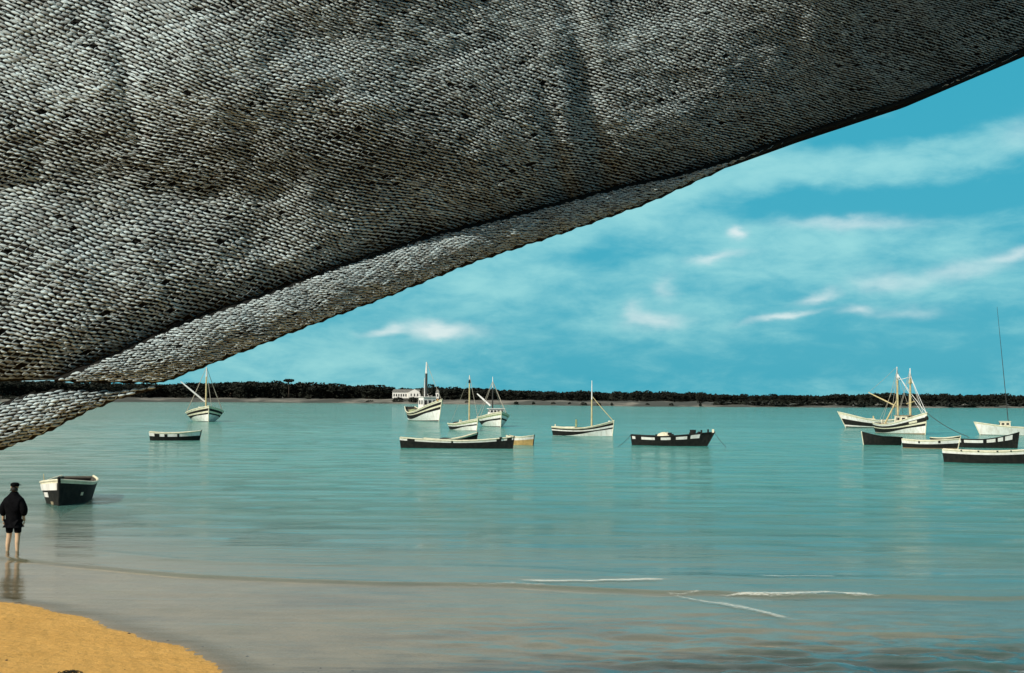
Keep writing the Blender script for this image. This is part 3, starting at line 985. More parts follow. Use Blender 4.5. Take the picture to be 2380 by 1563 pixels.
# --- I: twin masts
b = Boat('fishing_boat', 'twin-masted white fishing boat with black stripes and a raised boom on the right', 'fishing boat', 2094, 1008, -51, 168, 60, 50, 21, 25,
         [(0.07, CREAM), (0.18, WHITE), (0.38, DARK), (0.47, CREAM), ((.9, .58), DARK), (0.92, WHITE), (1.0, RUST)], deck=6, tr=.45, rake=.12, mid=.3)
k = b.k
ho = b.house(.62, 46, 34, 22, CREAM, 3, DECKW, .96)
b.part_box('funnel', .48, 10, 12, 24, SPAR, zoff=0)
ta, ma, _ = b.mast(.44, 156, 2.8, (SPAR, SPARW), .78, lean=-.02)
tb_, mbb, _ = b.mast(.70, 152, 2.8, (SPAR, SPARW), .75, lean=.0)
b.spar(Vector((b.X(.42), -2 * k, 64 * k)), Vector((b.X(.02) - 20 * k, -14 * k, 96 * k)), 1.6, SPAR)
b.spar(Vector((b.X(.30), -20 * k, 22 * k)), Vector((b.X(.44), -1 * k, 82 * k)), 2.0, SPAR, 'derrick')
b.spar(Vector((b.X(.62), 0, 70 * k)), Vector((b.X(.80), 0, 76 * k)), 1.2, SPAR, 'crosstree')
for top in (ta, tb_):
    b.line(top - Vector((0, 0, 16 * k)), b.rail(.98, 1), .6, SPARW); b.line(top - Vector((0, 0, 14 * k)), b.rail(.86, 1), .5, SPARW); b.line(top, b.rail(.6, -1), .4)
for t_, s_ in ((.30, -1), (.36, 1), (.5, -1), (.56, 1)): b.line(ta - Vector((0, 0, 8 * k)), b.rail(t_, s_), .4)
for t_, s_ in ((.62, -1), (.78, 1), (.80, -1)): b.line(tb_ - Vector((0, 0, 8 * k)), b.rail(t_, s_), .4)
b.part_lump('mast_bracket', .44, 8, 8, 10, SPARW, zoff=112); b.part_lump('mast_bracket', .70, 9, 9, 14, SPAR, zoff=92)
b.line(ta, Vector((b.X(.02) - 20 * k, -14 * k, 96 * k)), .35)
b.line(ta - Vector((0, 0, 30 * k)), b.rail(.2, -1), .35)
b.line(tb_ - Vector((0, 0, 20 * k)), ma, .7, SPARW)
b.line(tb_ - Vector((0, 0, 24 * k)), mbb + Vector((10 * k, 6 * k, -10 * k)), .7, SPARW)
b.part_lump('net_heap', .26, 26, 24, 10, DARK, seed=31)
b.part_box('winch', .16, 12, 18, 9, DECKW)
b.part_box('bollard', .1, 4, 4, 16, CREAM)
b.patches([(.80, .90)], .22, .34, CREAM, 'name_board', (-1,))
b.part_lump('fender', 1.03, 9, 9, 9, DARK, seed=33, zoff=-12)
P_I = b.root.matrix_basis @ b.pt(1, b.hb, 1)

# --- P: white cabin boat at right edge
b = Boat('fishing_boat', 'white cabin boat with a thin dark mast at the right edge', 'fishing boat', 2358, 1012, 186, 150, 46, 30, 19, 24,
         [(0.10, CREAM), (0.93, WHITE), (1.0, BOOT)], deck=4, tr=.5, rake=.45)
b.house(.64, 24, 20, 16, CREAM, 2, CREAM)
b.part_lump('net_heap', .88, 16, 16, 6, DARK, seed=41)
b.part_lump('net_heap', .42, 40, 24, 6, GREENP, seed=42)
b.mast(.58, 300, .9, (SPARD, SPARD), .5, lean=.085)

# --- open boats
DK = [(0.34, WHITE), (1.0, DARK)]
b = Boat('rowing_boat', 'black rowing boat with patchy white rail under the left bow-on fishing boat', 'rowing boat', 406, 1024, -4, 110, 40, 23, 18, 21,
         [(0.10, CREAM), (0.45, WHITE), (1.0, DARK)], tr=.6, rake=.2, gun=CREAM, stem=DARK)
b.seats((.3, .55, .75))
b.patches([(.10, .20), (.30, .36), (.56, .60)], .12, .46, DARK, 'dark_plank', (-1,))

b = Boat('rowing_boat', 'black rowing boat with white sheer strake bow-on near the standing person', 'rowing boat', 159, 1166, -97, 330, 116, 60, 44, 50,
         [(0.10, CREAM), (1.0, DARK)], tr=.62, rake=.10, gun=CREAM, stem=DARK, draft=.32, full=2.8, vee=.22)
b.seats((.25, .5, .72), DECKW)
b.patches([(.06, .985)], .09, .36, WHITE, 'sheer_strake', (-1,))  # white on the lit side only; the shaded side is painted black
b.patches([(.80, .87)], .44, .64, WHITE, 'white_plate', (-1,))
b.patches([(.78, .80)], .44, .58, CREAM, 'white_plate', (1,))
b.patches([(.9, .93)], .80, .92, DECKW, 'scuffed_patch', (-1,))
mb_ = MB(); q = b.pt(1, b.hb, 1); mb_.tube([q + Vector((-.1, 0, -.1)), q + Vector((.02, 0, .10))], [.06, .05], DARK, 6); mb_.build('bow_post', b.root)
mb_ = MB(); q = b.rail(.42, -1); mb_.tube([q, q + Vector((0, -.03, .28))], [.018, .012], SPAR, 6); mb_.build('thole_pin', b.root)

b = Boat('long_boat', 'black boat with an upturned right bow half hidden behind the very long black boat', 'boat', 1046, 1036, 5, 118, 32, 31, 15, 18,
         [(0.12, CREAM), (0.22, DARK), (1.0, DARK)], tr=.5, rake=.15, stem=DARK, gun=CREAM)
b.seats((.4, .65)); b.part_lump('net_heap', .42, 34, 18, 5, DARK, seed=51)
b = Boat('long_boat', 'very long low black open boat with a thin white rail in the middle', 'boat', 1061, 1042, -2, 258, 32, 28, 18, 25,
         [(0.10, CREAM), (0.24, WHITE), (1.0, DARK)], tr=.55, rake=.14, stem=DARK, mid=.5)
b.seats((.25, .42, .6, .78), DECKW)
b.patches([(.065, .13), (.855, .895), (.945, .985)], .0, .36, DARK, 'dark_plank', (-1,))
b.patches([(.455, .47)], .0, .30, DARK, 'dark_plank', (-1,))
b.post(.89, -1, 4, 6); b.post(.07, -1, 3, 4, CREAM)
b = Boat('rowing_boat', 'small ochre rowing boat with white rail just right of the very long black boat', 'rowing boat', 1210, 1035, -24, 62, 28, 24, 19, 23,
         [(0.10, CREAM), (0.34, WHITE), (1.0, OCHRE)], tr=.6, rake=.12, stem=DARK)
b.seats((.35, .6))
b = Boat('work_barge', 'black work barge with white side panels and deck posts in the middle right', 'barge', 1555, 1036, -5, 172, 46, 33, 22, 25,
         [(0.10, DARK), (1.0, DARK)], tr=.35, rake=.55, gun=DARK, stem=DARK, deck=3)
k = b.k
b.patches([(.14, .32), (.40, .53), (.60, .74), (.02, .06)], .10, .36, WHITE, 'white_panel', (-1,))
b.patches([(.78, .88)], .04, .34, WHITE, 'white_panel', (-1,))
b.part_lump('crate_pile', .44, 40, 24, 13, CREAM, seed=55)
b.part_box('deck_box', .51, 9, 20, 12, DARK)
b.part_box('deck_box', .82, 12, 18, 14, DARK, taper=1.1)
b.part_lump('net_heap', .90, 14, 16, 8, DARK, seed=58)
b.part_box('deck_box', .21, 34, 20, 6, DARK)
for t_ in (.34, .56, .77, .89, .95): b.post(t_, -1, 6 if t_ < .8 else 9, 4)
b.post(.99, -1, 8, 5, CREAM)
P_H0 = b.root.matrix_basis @ b.pt(0, b.hs, 1); P_H1 = b.root.matrix_basis @ b.pt(1, b.hb, 1)

b = Boat('rowing_boat', 'dark unpainted rowing boat just below the twin-masted boat', 'rowing boat', 2050, 1035, 198, 86, 36, 31, 20, 19,
         [(0.12, DARK), (1.0, DARK)], tr=.6, rake=.15, gun=DARK, stem=CREAM)
b.seats((.35, .6))
b = Boat('rowing_boat', 'little pale skiff tucked behind the white-railed boat on the right', 'rowing boat', 2196, 1033, 8, 62, 26, 20, 15, 16,
         [(0.3, DARK), (0.7, CREAM), (1.0, DARK)], tr=.5, rake=.2)
b.seats((.4,))
b = Boat('rowing_boat', 'slim rowing boat with broad white rail and tan bottom on the right', 'rowing boat', 2162, 1043, -7, 122, 36, 25, 19, 22,
         [(0.12, CREAM), (0.40, WHITE), (0.86, DARK), (1.0, RUST)], tr=.45, rake=.2, stem=CREAM)
b.seats((.25, .45, .65)); b.patches([(.30, .33), (.66, .70)], .02, .3, DARK, 'dark_plank', (-1,))
b = Boat('long_boat', 'black boat with a dashed white rail and high right bow near the edge', 'boat', 2292, 1041, -4, 134, 38, 37, 19, 20,
         [(0.10, DARK), (1.0, DARK)], tr=.5, rake=.12, gun=DARK, stem=DARK)
b.seats((.3, .6)); b.patches([(.02, .10), (.15, .46), (.52, .66), (.70, .78), (.81, .92)], .02, .36, WHITE, 'white_panel', (-1,))
b = Boat('long_boat', 'nearest black long boat with white inner rail at the right edge', 'boat', 2302, 1077, -3, 206, 46, 36, 28, 31,
         [(0.10, CREAM), (0.26, WHITE), (1.0, DARK)], tr=.5, rake=.15, stem=DARK, mid=.45)
b.seats((.3, .5, .7), DECKW); 
for t_ in (.2, .38, .58, .72): b.post(t_, -1, 3, 4)

def mooring(label, a, bpx, sag=.1, r=.012):
    e = at_z(*bpx, 0.0)
    mb = MB(); pts = []
    for i in range(9):
        t = i / 8; p = a.lerp(e, t); p.z -= sag * 4 * t * (1 - t); pts.append(p)
    pts[-1].z = -.2
    mb.tube(pts, r, DROPE, 5)
    tag(mb.build('mooring_rope'), label, 'rope')
mooring('dark mooring rope from the left end of the black barge', P_H0, (1432, 1040), .1, .016)
mooring('dark mooring rope from the right bow of the black barge', P_H1, (1690, 1040), .1, .016)
mooring('dark mooring rope sloping into the water from the twin-masted boat', P_I, (2262, 1018), .3, .035)

# ------------------------------------------------------------------ person
def skin_mesh(name, joints, edges, sub=1):
    me = bpy.data.meshes.new(name)
    me.from_pydata([j[0] for j in joints], edges, [])
    o = bpy.data.objects.new(name, me); COL.objects.link(o)
    md = o.modifiers.new('skin', 'SKIN'); md.use_smooth_shade = True
    sv = me.skin_vertices[0].data
    for i, j in enumerate(joints):
        r = j[1]; sv[i].radius = r if isinstance(r, tuple) else (r, r); sv[i].use_root = (i == 0)
    s = o.modifiers.new('sub', 'SUBSURF'); s.levels = sub; s.render_levels = sub
    dg = bpy.context.evaluated_depsgraph_get()
    res = bpy.data.meshes.new_from_object(o.evaluated_get(dg))
    bpy.data.objects.remove(o)
    return res

SKIN = paint('skin', (0.62, 0.42, 0.26), .6, .2, 8)
COAT = paint('black_wool', (0.006, 0.006, 0.007), .9, .4, 12, bump=.4, spec=.03)
CAPM = paint('black_cap_cloth', (0.006, 0.006, 0.007), .9, .3, 12, spec=.03)
HAIR = paint('dark_hair', (0.02, 0.016, 0.012), .7, .3, 20)
pp = at_z(30, 1284)
gz = float(ground(np.array([pp.x]), np.array([pp.y]))[0][0])
per = empty('person', (pp.x, pp.y, gz), R(-6))
tag(per, 'person in a black coat and cap wading barelegged with their back turned', 'person')
# figure faces +y (out to the water), seen from behind; x to the right
J = [((0, 0, .84), (.15, .11)), ((0, .0, 1.05), (.15, .11)), ((0, -.01, 1.25), (.17, .12)), ((0, .0, 1.37), (.08, .08)), ((0, .01, 1.43), (.052, .055)),
     ((0, .025, 1.50), (.072, .085)), ((0, .03, 1.575), (.076, .09)), ((0, .02, 1.63), (.05, .06)),
     ((.165, -.01, 1.25), .06), ((.23, -.03, 1.03), .047), ((.215, .06, .84), .034), ((.21, .09, .78), (.024, .04)),
     ((-.165, -.01, 1.25), .06), ((-.23, -.03, 1.03), .047), ((-.265, .04, .83), .034), ((-.27, .07, .77), (.024, .04)),
     ((.095, .0, .78), .095), ((.10, .015, .46), .062), ((.105, -.02, .28), .056), ((.11, -.01, .07), .036), ((.115, .02, .035), .036), ((.12, .14, .02), .03),
     ((-.095, .0, .78), .095), ((-.11, .03, .46), .062), ((-.12, -.01, .28), .056), ((-.13, .0, .07), .036), ((-.135, .03, .035), .036), ((-.145, .15, .02), .03)]
E = [(0, 1), (1, 2), (2, 3), (3, 4), (4, 5), (5, 6), (6, 7), (2, 8), (8, 9), (9, 10), (10, 11), (2, 12), (12, 13), (13, 14), (14, 15),
     (0, 16), (16, 17), (17, 18), (18, 19), (19, 20), (20, 21), (0, 22), (22, 23), (23, 24), (24, 25), (25, 26), (26, 27)]
bm = bmesh.new()
bm.from_mesh(skin_mesh('body', J, E, 2))
for sgn, wrist in ((1, Vector((.21, .09, .78))), (-1, Vector((-.27, .07, .77)))):
    for fi in range(4):
        y0 = -.03 + fi * .02; ln = (.062, .075, .07, .055)[fi]
        a = wrist + Vector((0, y0, -.02))
        fm = skin_mesh('finger', [(a, .009), (a + Vector((-sgn * .004, .004, -ln * .5)), .0085), (a + Vector((-sgn * .02, .01, -ln * .85)), .0075), (a + Vector((-sgn * .035, .012, -ln)), .006)],
                       [(0, 1), (1, 2), (2, 3)], 1)
        bm.from_mesh(fm)
    a = wrist + Vector((0, .03, .02))
    bm.from_mesh(skin_mesh('thumb', [(a, .011), (a + Vector((-sgn * .012, .03, -.025)), .01), (a + Vector((-sgn * .02, .04, -.055)), .007)], [(0, 1), (1, 2)], 1))
# nose and ears
for c_, s_ in (((0, .125, 1.555), .018), ((.078, .02, 1.55), .02), ((-.078, .02, 1.55), .02)):
    q = bmesh.ops.create_icosphere(bm, subdivisions=2, radius=s_)
    bmesh.ops.translate(bm, verts=q['verts'], vec=c_)
bme = bpy.data.meshes.new('body'); bm.to_mesh(bme); bm.free()
bme.polygons.foreach_set('use_smooth', [True] * len(bme.polygons))
bme.materials.append(SKIN)
new_obj('body', bme, None, per)
JC = [((0, 0, .82), (.19, .16)), ((0, .0, 1.0), (.225, .185)), ((0, -.01, 1.18), (.235, .175)), ((0, .0, 1.31), (.19, .14)), ((0, .005, 1.40), (.105, .10)), ((0, .01, 1.475), (.078, .085)),
      ((.17, -.01, 1.24), .115), ((.255, -.03, 1.03), .10), ((.225, .05, .89), .066),
      ((-.17, -.01, 1.24), .115), ((-.255, -.03, 1.03), .10), ((-.262, .03, .88), .064), ((0, 0, .68), (.15, .13))]
EC = [(0, 1), (1, 2), (2, 3), (3, 4), (4, 5), (2, 6), (6, 7), (7, 8), (2, 9), (9, 10), (10, 11), (0, 12)]
cm = skin_mesh('coat', JC, EC, 2); cm.materials.append(COAT)
new_obj('coat', cm, None, per)
JT = [((0, 0, .80), (.16, .12)), ((.095, 0, .74), (.105, .11)), ((.10, .012, .56), .088), ((.10, .015, .50), .078),
      ((-.095, 0, .74), (.105, .11)), ((-.105, .018, .56), .088), ((-.11, .028, .50), .078)]
tm = skin_mesh('trousers', JT, [(0, 1), (1, 2), (2, 3), (0, 4), (4, 5), (5, 6)], 2); tm.materials.append(COAT)
new_obj('trousers', tm, None, per)
cp = MB()
ring = []
vs = []; fs = []; n = 20
for i, (rx, ry, z) in enumerate(((.086, .103, 1.565), (.092, .110, 1.59), (.096, .116, 1.61), (.092, .11, 1.632), (.06, .07, 1.652), (.01, .01, 1.658))):
    for kx in range(n):
        a = 2 * math.pi * kx / n
        vs.append((rx * math.cos(a), .025 + ry * math.sin(a), z))
for i in range(5):
    for kx in range(n):
        fs.append((i * n + kx, i * n + (kx + 1) % n, (i + 1) * n + (kx + 1) % n, (i + 1) * n + kx))
fs.append(tuple(5 * n + kx for kx in range(n)))
cp.add(vs, fs, CAPM)
cp.box((0, .15, 1.592), (.15, .09, .014), CAPM, taper=.8)
cp.build('cap', per, smooth=True)
hr = MB(); hr.lump((0, -.012, 1.47), (.084, .092, .115), HAIR, 2, 12, .06); hr.build('hair', per, smooth=True)

# ------------------------------------------------------------------ the hanging net
NETM = bpy.data.materials.new('net_twine'); NETM.use_nodes = True
T = NT(NETM.node_tree)
pos = T.n('ShaderNodeNewGeometry').outputs['Position']
na = T.noise(pos, 2.2, 4, .6); nb = T.noise(pos, 45, 3, .6)
c = T.mix(T.ramp(na, .35, .7), (0.58, 0.70, 0.72, 1), (0.49, 0.59, 0.60, 1))
isl = T.n('ShaderNodeNewGeometry').outputs['Random Per Island']
c = T.mix(T.math('MULTIPLY', T.math('POWER', isl, 2.2), .7), c, (0.10, 0.105, 0.10, 1))
c = T.mix(T.ramp(nb, .45, .75), c, (0.24, 0.24, 0.22, 1))
bs = T.n('ShaderNodeBsdfPrincipled'); T.link(c, bs.inputs['Base Color']); bs.inputs['Roughness'].default_value = .75
bs.inputs['Specular IOR Level'].default_value = .25
T.link(bs.outputs[0], T.n('ShaderNodeOutputMaterial').inputs[0])
NETB = paint('gap_shade_netting', (0.020, 0.020, 0.018), .95, .4, 30, bump=.5, spec=.05)  # near black stands in for the shade between the strands

CRX = np.array([-700, -300, 0, 130, 250, 420, 600, 800, 1000, 1200, 1430, 1560, 1700, 1850, 2100, 2355, 2900])
CRY = np.array([892, 888, 886, 882, 830, 752, 690, 615, 550, 500, 438, 412, 372, 318, 236, 128, -110])   # crease above the roll
BTX = np.array([100, 130, 200, 300, 380, 450, 560, 700, 900, 1095, 1300, 1500, 1700, 1850, 1920, 2100, 2230, 2355, 2500, 2900])
BTY = np.array([886, 887, 889, 890, 889, 862, 820, 765, 690, 612, 545, 475, 385, 322, 300, 240, 190, 136, 70, -100])  # lower edge of the roll
def crease(x): return np.interp(x, CRX, CRY)
def bottom(x): return np.interp(x, BTX, BTY)
FTX = np.array([-700, -300, 0, 60, 130, 200, 280, 395]); FTY = np.array([1040, 980, 938, 916, 903, 905, 907, 893])
FBX = np.array([-700, -300, 0, 100, 200, 280, 395]); FBY = np.array([1330, 1170, 1046, 1010, 958, 926, 895])

def base_depth(x):
    X = x / 1000
    return 6.2 + .35 * X + .62 * np.clip(X, 0, None) ** 2
# light and dark wanted over the net, setting lean and twine thickness, in view units across and down
LX = np.array([-500, 0, 200, 400, 600, 800, 1000, 1200, 1290, 1345, 1430, 1600, 1800, 2000, 2200, 2900])
LY = np.array([-300, 50, 150, 250, 340, 420, 485, 600, 750, 890])
TONE_LEAN = np.array([
    [110, 110, 120, 115, 100, 95, 100, 115, 115, 90, 120, 115, 80, 60, 45, 40],
    [130, 130, 150, 140, 110, 85, 100, 120, 116, 100, 120, 122, 90, 55, 40, 40],
    [115, 120, 140, 122, 128, 128, 120, 145, 122, 98, 122, 105, 78, 45, 35, 35],
    [126, 126, 104, 62, 80, 98, 92, 118, 104, 88, 112, 90, 50, 32, 30, 30],
    [56, 56, 50, 46, 58, 66, 66, 80, 75, 60, 78, 50, 35, 30, 30, 30],
    [80, 82, 84, 52, 54, 60, 62, 62, 55, 35, 40, 35, 30, 30, 30, 30],
    [140, 145, 165, 118, 100, 92, 88, 66, 50, 40, 40, 35, 30, 30, 30, 30],
    [120, 122, 128, 125, 118, 98, 60, 50, 45, 40, 40, 35, 30, 30, 30, 30],
    [108, 106, 100, 80, 60, 50, 45, 45, 45, 40, 40, 35, 30, 30, 30, 30],
    [72, 74, 62, 50, 45, 45, 45, 45, 45, 40, 40, 35, 30, 30, 30, 30]], float)
FX = np.arange(-500, 2901, 20.0); FY = np.arange(-300, 921, 10.0)
_t = np.stack([np.interp(FX, LX, r) for r in TONE_LEAN])
_t = np.stack([np.interp(FY, LY, _t[:, i]) for i in range(len(FX))], 1)
for _ in range(3):
    _p = np.pad(_t, 1, mode='edge'); _t = (_p[:-2, 1:-1] + _p[2:, 1:-1] + _p[1:-1, :-2] + _p[1:-1, 2:] + 2 * _t) / 6
_m = np.tanh((_t - 94) / 44) * .62                                # outward lean per unit height
_ok = (FY[:, None] > 0) & (FY[:, None] < crease(FX)[None, :])
_mean = (_m * _ok).sum(0) / np.maximum(_ok.sum(0), 1)
_pad = np.pad(_mean, 20, mode='edge'); _sm = np.convolve(np.convolve(_pad, np.ones(21) / 21, 'valid'), np.ones(21) / 21, 'valid')
_m = _m + (_sm - _mean)[None, :] * .8                              # neighbouring stretches of net hang together
_dz = 10.0 * (base_depth(FX) / FOC)[None, :]
_acc = np.cumsum((_m * _dz)[::-1], 0)[::-1]                        # depth gained going up from the bottom
def lean_depth(x, y):
    i = np.clip((x + 500) / 20, 0, len(FX) - 1.001); j = np.clip((y + 300) / 10, 0, len(FY) - 1.001)
    i0 = i.astype(int); j0 = j.astype(int); u = i - i0; v = j - j0
    return (_acc[j0, i0] * (1 - u) + _acc[j0, i0 + 1] * u) * (1 - v) + (_acc[j0 + 1, i0] * (1 - u) + _acc[j0 + 1, i0 + 1] * u) * v
def tone(x, y):
    """twine thinned and gaps widened to deepen the dark folds, full where bright"""
    i = np.clip((x + 500) / 20, 0, len(FX) - 1).astype(int); j = np.clip((y + 300) / 10, 0, len(FY) - 1).astype(int)
    return .56 + .52 * np.clip((_t[j, i] - 30) / 110, 0, 1)  # shade put into the twine thickness, from the light and dark table
def folds(x, y):
    f = .07 * np.exp(-((x - 1325 - .19 * y) / 34) ** 2) + .05 * np.exp(-((x - (1215 + .22 * y)) / 26) ** 2) * sstep(120, 330, y)
    f = f + .05 * np.exp(-((x - (255 + .2 * y)) / 26) ** 2) * sstep(420, 200, y)
    f = f + (vnoise(x / 120 + 40, y / 90 + 40, 31) - .5) * .05 + (vnoise(x / 45 + 40, y / 30 + 40, 32) - .5) * .03
    return f
def panel_depth(x, y):
    yb = crease(x)
    tuck = .22 * np.exp(-((yb - y) / 36).clip(0, None))
    return base_depth(x) + lean_depth(x, y) - lean_depth(x, np.minimum(yb, 900)) + folds(x, y) + tuck
def tube_depth(x, y, y0, y1, bulge=.17):
    v = np.clip((y - (y0 + y1) / 2) / np.maximum((y1 - y0) / 2, 1), -1, 1)
    return base_depth(x) + .10 - bulge * np.sqrt(1 - v * v) + (vnoise(x / 60 + 50, y / 30 + 50, 34) - .5) * .03
FWn, RTn, UPn = np.array(fw), np.array(rt), np.array(up)
def world(x, y, d):
    q = FWn + RTn * ((x - 1190) / FOC)[..., None] - UPn * ((y - 781.5) / FOC)[..., None]
    q = q / q[..., 1:2]
    return np.array([0, 0, H]) + q * d[..., None]

def strands(P0, P1, rad, sides=5, bend=None):
    N = len(P0)
    ts = np.array([0, .3, .7, 1.0]); rs = np.array([.35, 1.0, 1.0, .35])
    d = P1 - P0; ln = np.linalg.norm(d, axis=1, keepdims=True) + 1e-9; dn = d / ln
    ref = np.array([0.1, 1.0, 0.2])
    a = np.cross(dn, ref); a /= np.linalg.norm(a, axis=1, keepdims=True) + 1e-9
    b = np.cross(dn, a)
    ang = np.arange(sides) * 2 * np.pi / sides
    C = P0[:, None, :] + d[:, None, :] * ts[None, :, None]
    if bend is not None:
        C = C + bend[:, None, :] * np.sin(ts * np.pi)[None, :, None]
    off = a[:, None, None, :] * np.cos(ang)[None, None, :, None] + b[:, None, None, :] * np.sin(ang)[None, None, :, None]
    Vv = C[:, :, None, :] + off * (rad[:, None, None, None] * rs[None, :, None, None])
    i = np.arange(3)[:, None] * sides; kk = np.arange(sides)[None, :]
    q = np.stack([i + kk, i + (kk + 1) % sides, i + sides + (kk + 1) % sides, i + sides + kk], -1).reshape(-1, 4)
    Q = (np.arange(N) * 4 * sides)[:, None, None] + q[None]
    return Vv.reshape(-1, 3), Q.reshape(-1, 4)

def lattice(a, b, qlo, qhi, rlo, rhi):
    """lattice in flat net coordinates"""
    det = a[0] * b[1] - a[1] * b[0]
    cs = [(qlo, rlo), (qlo, rhi), (qhi, rlo), (qhi, rhi)]
    I = [(q * b[1] - r * b[0]) / det for q, r in cs]; J_ = [(a[0] * r - a[1] * q) / det for q, r in cs]
    i, j = np.meshgrid(np.arange(int(min(I)) - 1, int(max(I)) + 2), np.arange(int(min(J_)) - 1, int(max(J_)) + 2))
    i = i.ravel(); j = j.ravel()
    q = i * a[0] + j * b[0]; r = i * a[1] + j * b[1]
    return q, r, i, j

def q2x(q):      # the net gets smaller as it recedes to the right
    return (np.sqrt(1 + .72 * np.clip(q, -1200, None) / 1000) - 1) / .36 * 1000
def kx(x): return 1 / (1 + .36 * np.clip(x, -1200, None) / 1000)

def net_part(name, parent, depthf, inside, a, b, qr, seed, rr_, thick=3.3, thin=1.3, layers=2, y_ref=880, drop=.05, amp=10, shade_thin=False):
    VV = []; QQ = []; nvt = 0
    g = np.random.default_rng(seed)
    for ly in range(layers):
        q, r, li, lj = lattice(a, b, *qr)
        hs = np.random.default_rng(seed + 40 + ly).random((97, 89))
        tight = (.74 + .34 * hs[li % 97, (lj // 14) % 89]) * (.84 + .2 * hs[(lj + 31) % 97, (li // 9) % 89])   # some courses are pulled thin
        sh = g.uniform(0, 20, 2)
        q = q + sh[0]; r = r + sh[1]
        def place(q, r):
            q2 = q + (vnoise(q / 70 + 90, r / 50 + 90, seed + 1 + ly) - .5) * amp * 1.0 + (vnoise(q / 260 + 90, r / 200 + 90, seed + 3) - .5) * amp * 4
            r2 = r + (vnoise(q / 60 + 70, r / 40 + 70, seed + 5 + ly) - .5) * amp * .7 + (vnoise(q / 300 + 70, r / 160 + 70, seed + 7) - .5) * amp * 4
            x = q2x(q2); y = y_ref + r2 * kx(x)
            return x, y
        jq = g.normal(0, .9, len(q)); jr = g.normal(0, .5, len(q))
        x0, y0 = place(q + jq, r + jr)
        for kind in (0, 1):
            if kind == 1 and ly > 0: continue
            st = a if kind == 0 else b
            jq2 = g.normal(0, 1.2, len(q)); jr2 = g.normal(0, .9, len(q))
            x1, y1 = place(q + st[0] + jq2, r + st[1] + jr2)
            ok = inside((x0 + x1) / 2, (y0 + y1) / 2) & inside(x0, y0) & inside(x1, y1) & (g.random(len(q)) > drop + .75 * ly)
            X0, Y0, X1, Y1 = x0[ok], y0[ok], x1[ok], y1[ok]
            lift = .06 * ly + (.004 if kind else 0) + np.clip(g.normal(0, .004, len(X0)), -.01, .012)
            d0 = depthf(X0, Y0) + lift; d1 = depthf(X1, Y1) + lift
            P0 = world(X0, Y0, d0); P1 = world(X1, Y1, d1)
            sc = d0 / FOC * kx((X0 + X1) / 2)
            rad = (thick if kind == 0 else thin) * sc * g.uniform(.86, 1.12, len(X0)) * tight[ok] * (tone((X0 + X1) / 2, (Y0 + Y1) / 2) if shade_thin else 1.06)
            bend = np.zeros_like(P0); bend[:, 2] = g.normal(0, .0018, len(X0)); bend[:, 1] = -.004
            v, f = strands(P0, P1, rad, 5, bend)
            VV.append(v); QQ.append(f + nvt); nvt += len(v)
    return np_mesh(name, np.concatenate(VV), np.concatenate(QQ), [NETM], parent)

net = empty('fishing_net', tuple(at_d(1190, 500, 7.5)))
tag(net, 'huge grey fishing net hanging across the foreground above the beach', 'fishing net')
net_inv = Matrix.Translation(-net.location)
def adopt(o):
    o.parent = net; o.matrix_parent_inverse = net_inv
    return o

in_panel = lambda x, y: (y < crease(x) - 1) & (y > -520) & (x > -420) & (x < 2880)
adopt(net_part('mesh_panel', None, panel_depth, in_panel, (20.0, 2.5), (12.5, -8.2), (-520, 4600, -2900, 40), 200, None, thick=3.9, thin=1.0, drop=.012, shade_thin=True))
in_roll = lambda x, y: (y > crease(x) + 1) & (y < bottom(x) - 3) & (x > 118) & (x < 2880)
roll_d = lambda x, y: tube_depth(x, y, crease(x), bottom(x), .15)
adopt(net_part('rolled_edge', None, roll_d, in_roll, (17.0, -1.6), (7.0, -5.6), (0, 4600, -2300, 60), 300, None, thick=2.5, thin=.9, amp=6, drop=.01))
in_fold = lambda x, y: (y > np.interp(x, FTX, FTY) + 1) & (y < np.interp(x, FBX, FBY) - 2) & (x > -420) & (x < 385)
fold_d = lambda x, y: tube_depth(x, y, np.interp(x, FTX, FTY), np.interp(x, FBX, FBY), .12) + .02
adopt(net_part('lower_fold', None, fold_d, in_fold, (21.0, -2.2), (9.0, -8.0), (-700, 520, -60, 420), 400, None, thick=3.4, thin=1.2, amp=7, drop=.01))

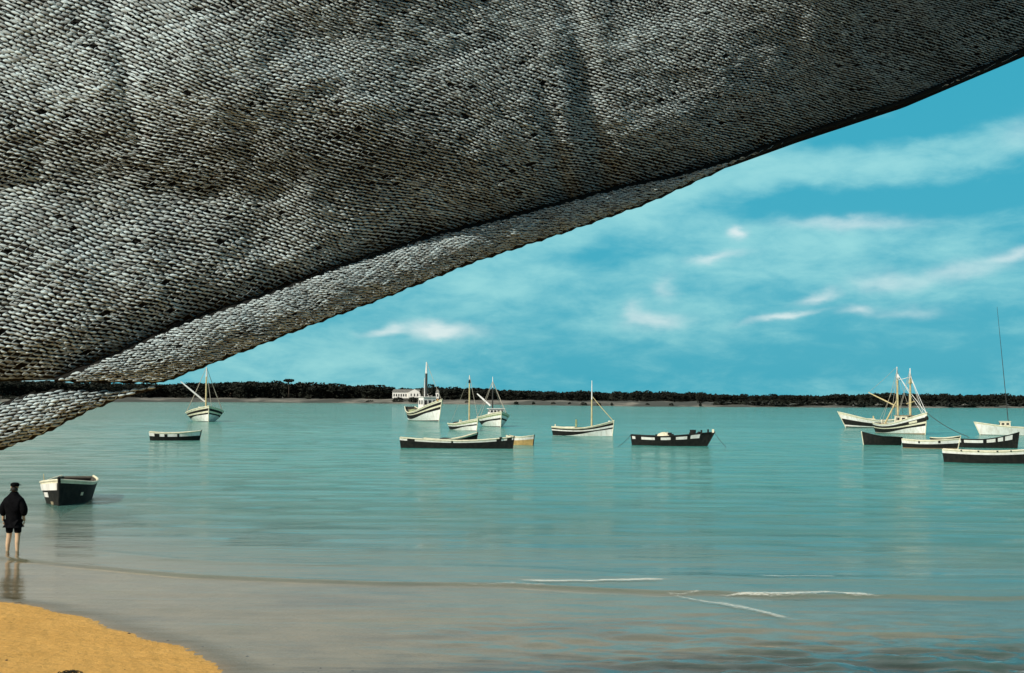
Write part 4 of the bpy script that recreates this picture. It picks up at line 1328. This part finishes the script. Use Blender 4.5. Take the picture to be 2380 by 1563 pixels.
# the dense inner netting behind each of the three
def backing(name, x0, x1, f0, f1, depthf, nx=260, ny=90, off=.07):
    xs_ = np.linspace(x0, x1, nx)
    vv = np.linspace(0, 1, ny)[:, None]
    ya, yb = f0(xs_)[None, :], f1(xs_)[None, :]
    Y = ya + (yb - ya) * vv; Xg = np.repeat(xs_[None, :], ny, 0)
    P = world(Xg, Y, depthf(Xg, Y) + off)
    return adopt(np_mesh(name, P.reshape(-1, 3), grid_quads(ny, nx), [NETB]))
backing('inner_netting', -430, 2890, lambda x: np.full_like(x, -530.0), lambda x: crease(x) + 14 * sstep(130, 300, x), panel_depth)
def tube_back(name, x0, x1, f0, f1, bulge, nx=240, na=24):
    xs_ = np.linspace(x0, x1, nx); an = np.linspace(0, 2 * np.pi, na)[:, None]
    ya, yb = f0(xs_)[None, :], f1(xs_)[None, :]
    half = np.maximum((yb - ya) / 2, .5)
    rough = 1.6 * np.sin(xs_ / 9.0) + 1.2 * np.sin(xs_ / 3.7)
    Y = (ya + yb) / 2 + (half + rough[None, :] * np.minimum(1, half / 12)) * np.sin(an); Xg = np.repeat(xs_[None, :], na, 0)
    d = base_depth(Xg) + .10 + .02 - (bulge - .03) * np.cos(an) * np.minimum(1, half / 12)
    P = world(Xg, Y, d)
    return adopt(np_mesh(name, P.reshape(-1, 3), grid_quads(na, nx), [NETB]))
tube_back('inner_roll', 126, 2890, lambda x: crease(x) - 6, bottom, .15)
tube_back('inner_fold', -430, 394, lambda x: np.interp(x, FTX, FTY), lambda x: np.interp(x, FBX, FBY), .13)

# ------------------------------------------------------------------ small things on the sand
PEB = paint('dark_pebble', (0.05, 0.045, 0.035), .8, .4, 30)
WEED = paint('dried_seaweed', (0.03, 0.025, 0.014), .9, .4, 20)
rr = random.Random(77)
for i, (x, y, s) in enumerate([(471, 1499, .035), (575, 1522, .05), (570, 1535, .03), (395, 1512, .03), (705, 1560, .04), (745, 1548, .04), (819, 1554, .05),
                               (390, 1486, .04), (290, 1558, .03), (300, 1470, .05), (535, 1500, .03), (15, 1542, .05), (635, 1541, .03), (740, 1556, .03)]):
    p = at_z(x, y, .02)
    z = float(ground(np.array([p.x]), np.array([p.y]))[0][0])
    mb = MB(); s *= .55; mb.lump((0, 0, 0), (s, s * .7, s * .6), PEB, i, 9, .25)
    o = mb.build('pebble', smooth=True); o.location = (p.x, p.y, z - .004); o.rotation_euler = (0, 0, i)
    tag(o, 'small dark pebble lying on the sand near the bottom edge', 'pebble', 'pebbles on the sand')
p = at_z(162, 1556, .1); z = float(ground(np.array([p.x]), np.array([p.y]))[0][0])
mb = MB()
for i in range(60):
    a = rr.uniform(0, 6.28); r_ = rr.uniform(0, .16)
    q = Vector((r_ * math.cos(a) * 1.3, r_ * math.sin(a), rr.uniform(0, .05) * (1 - r_ / .2)))
    dv = Vector((rr.gauss(0, .07), rr.gauss(0, .04), rr.gauss(0, .015)))
    mb.tube([q, q + dv * .5 + Vector((0, 0, .02)), q + dv], [.008, .009, .004], WEED, 5)
o = mb.build('seaweed_clump'); o.scale = (.75, .6, .6); o.location = (p.x, p.y, z + .005)
tag(o, 'dark tangled clump of seaweed on the orange sand', 'seaweed')
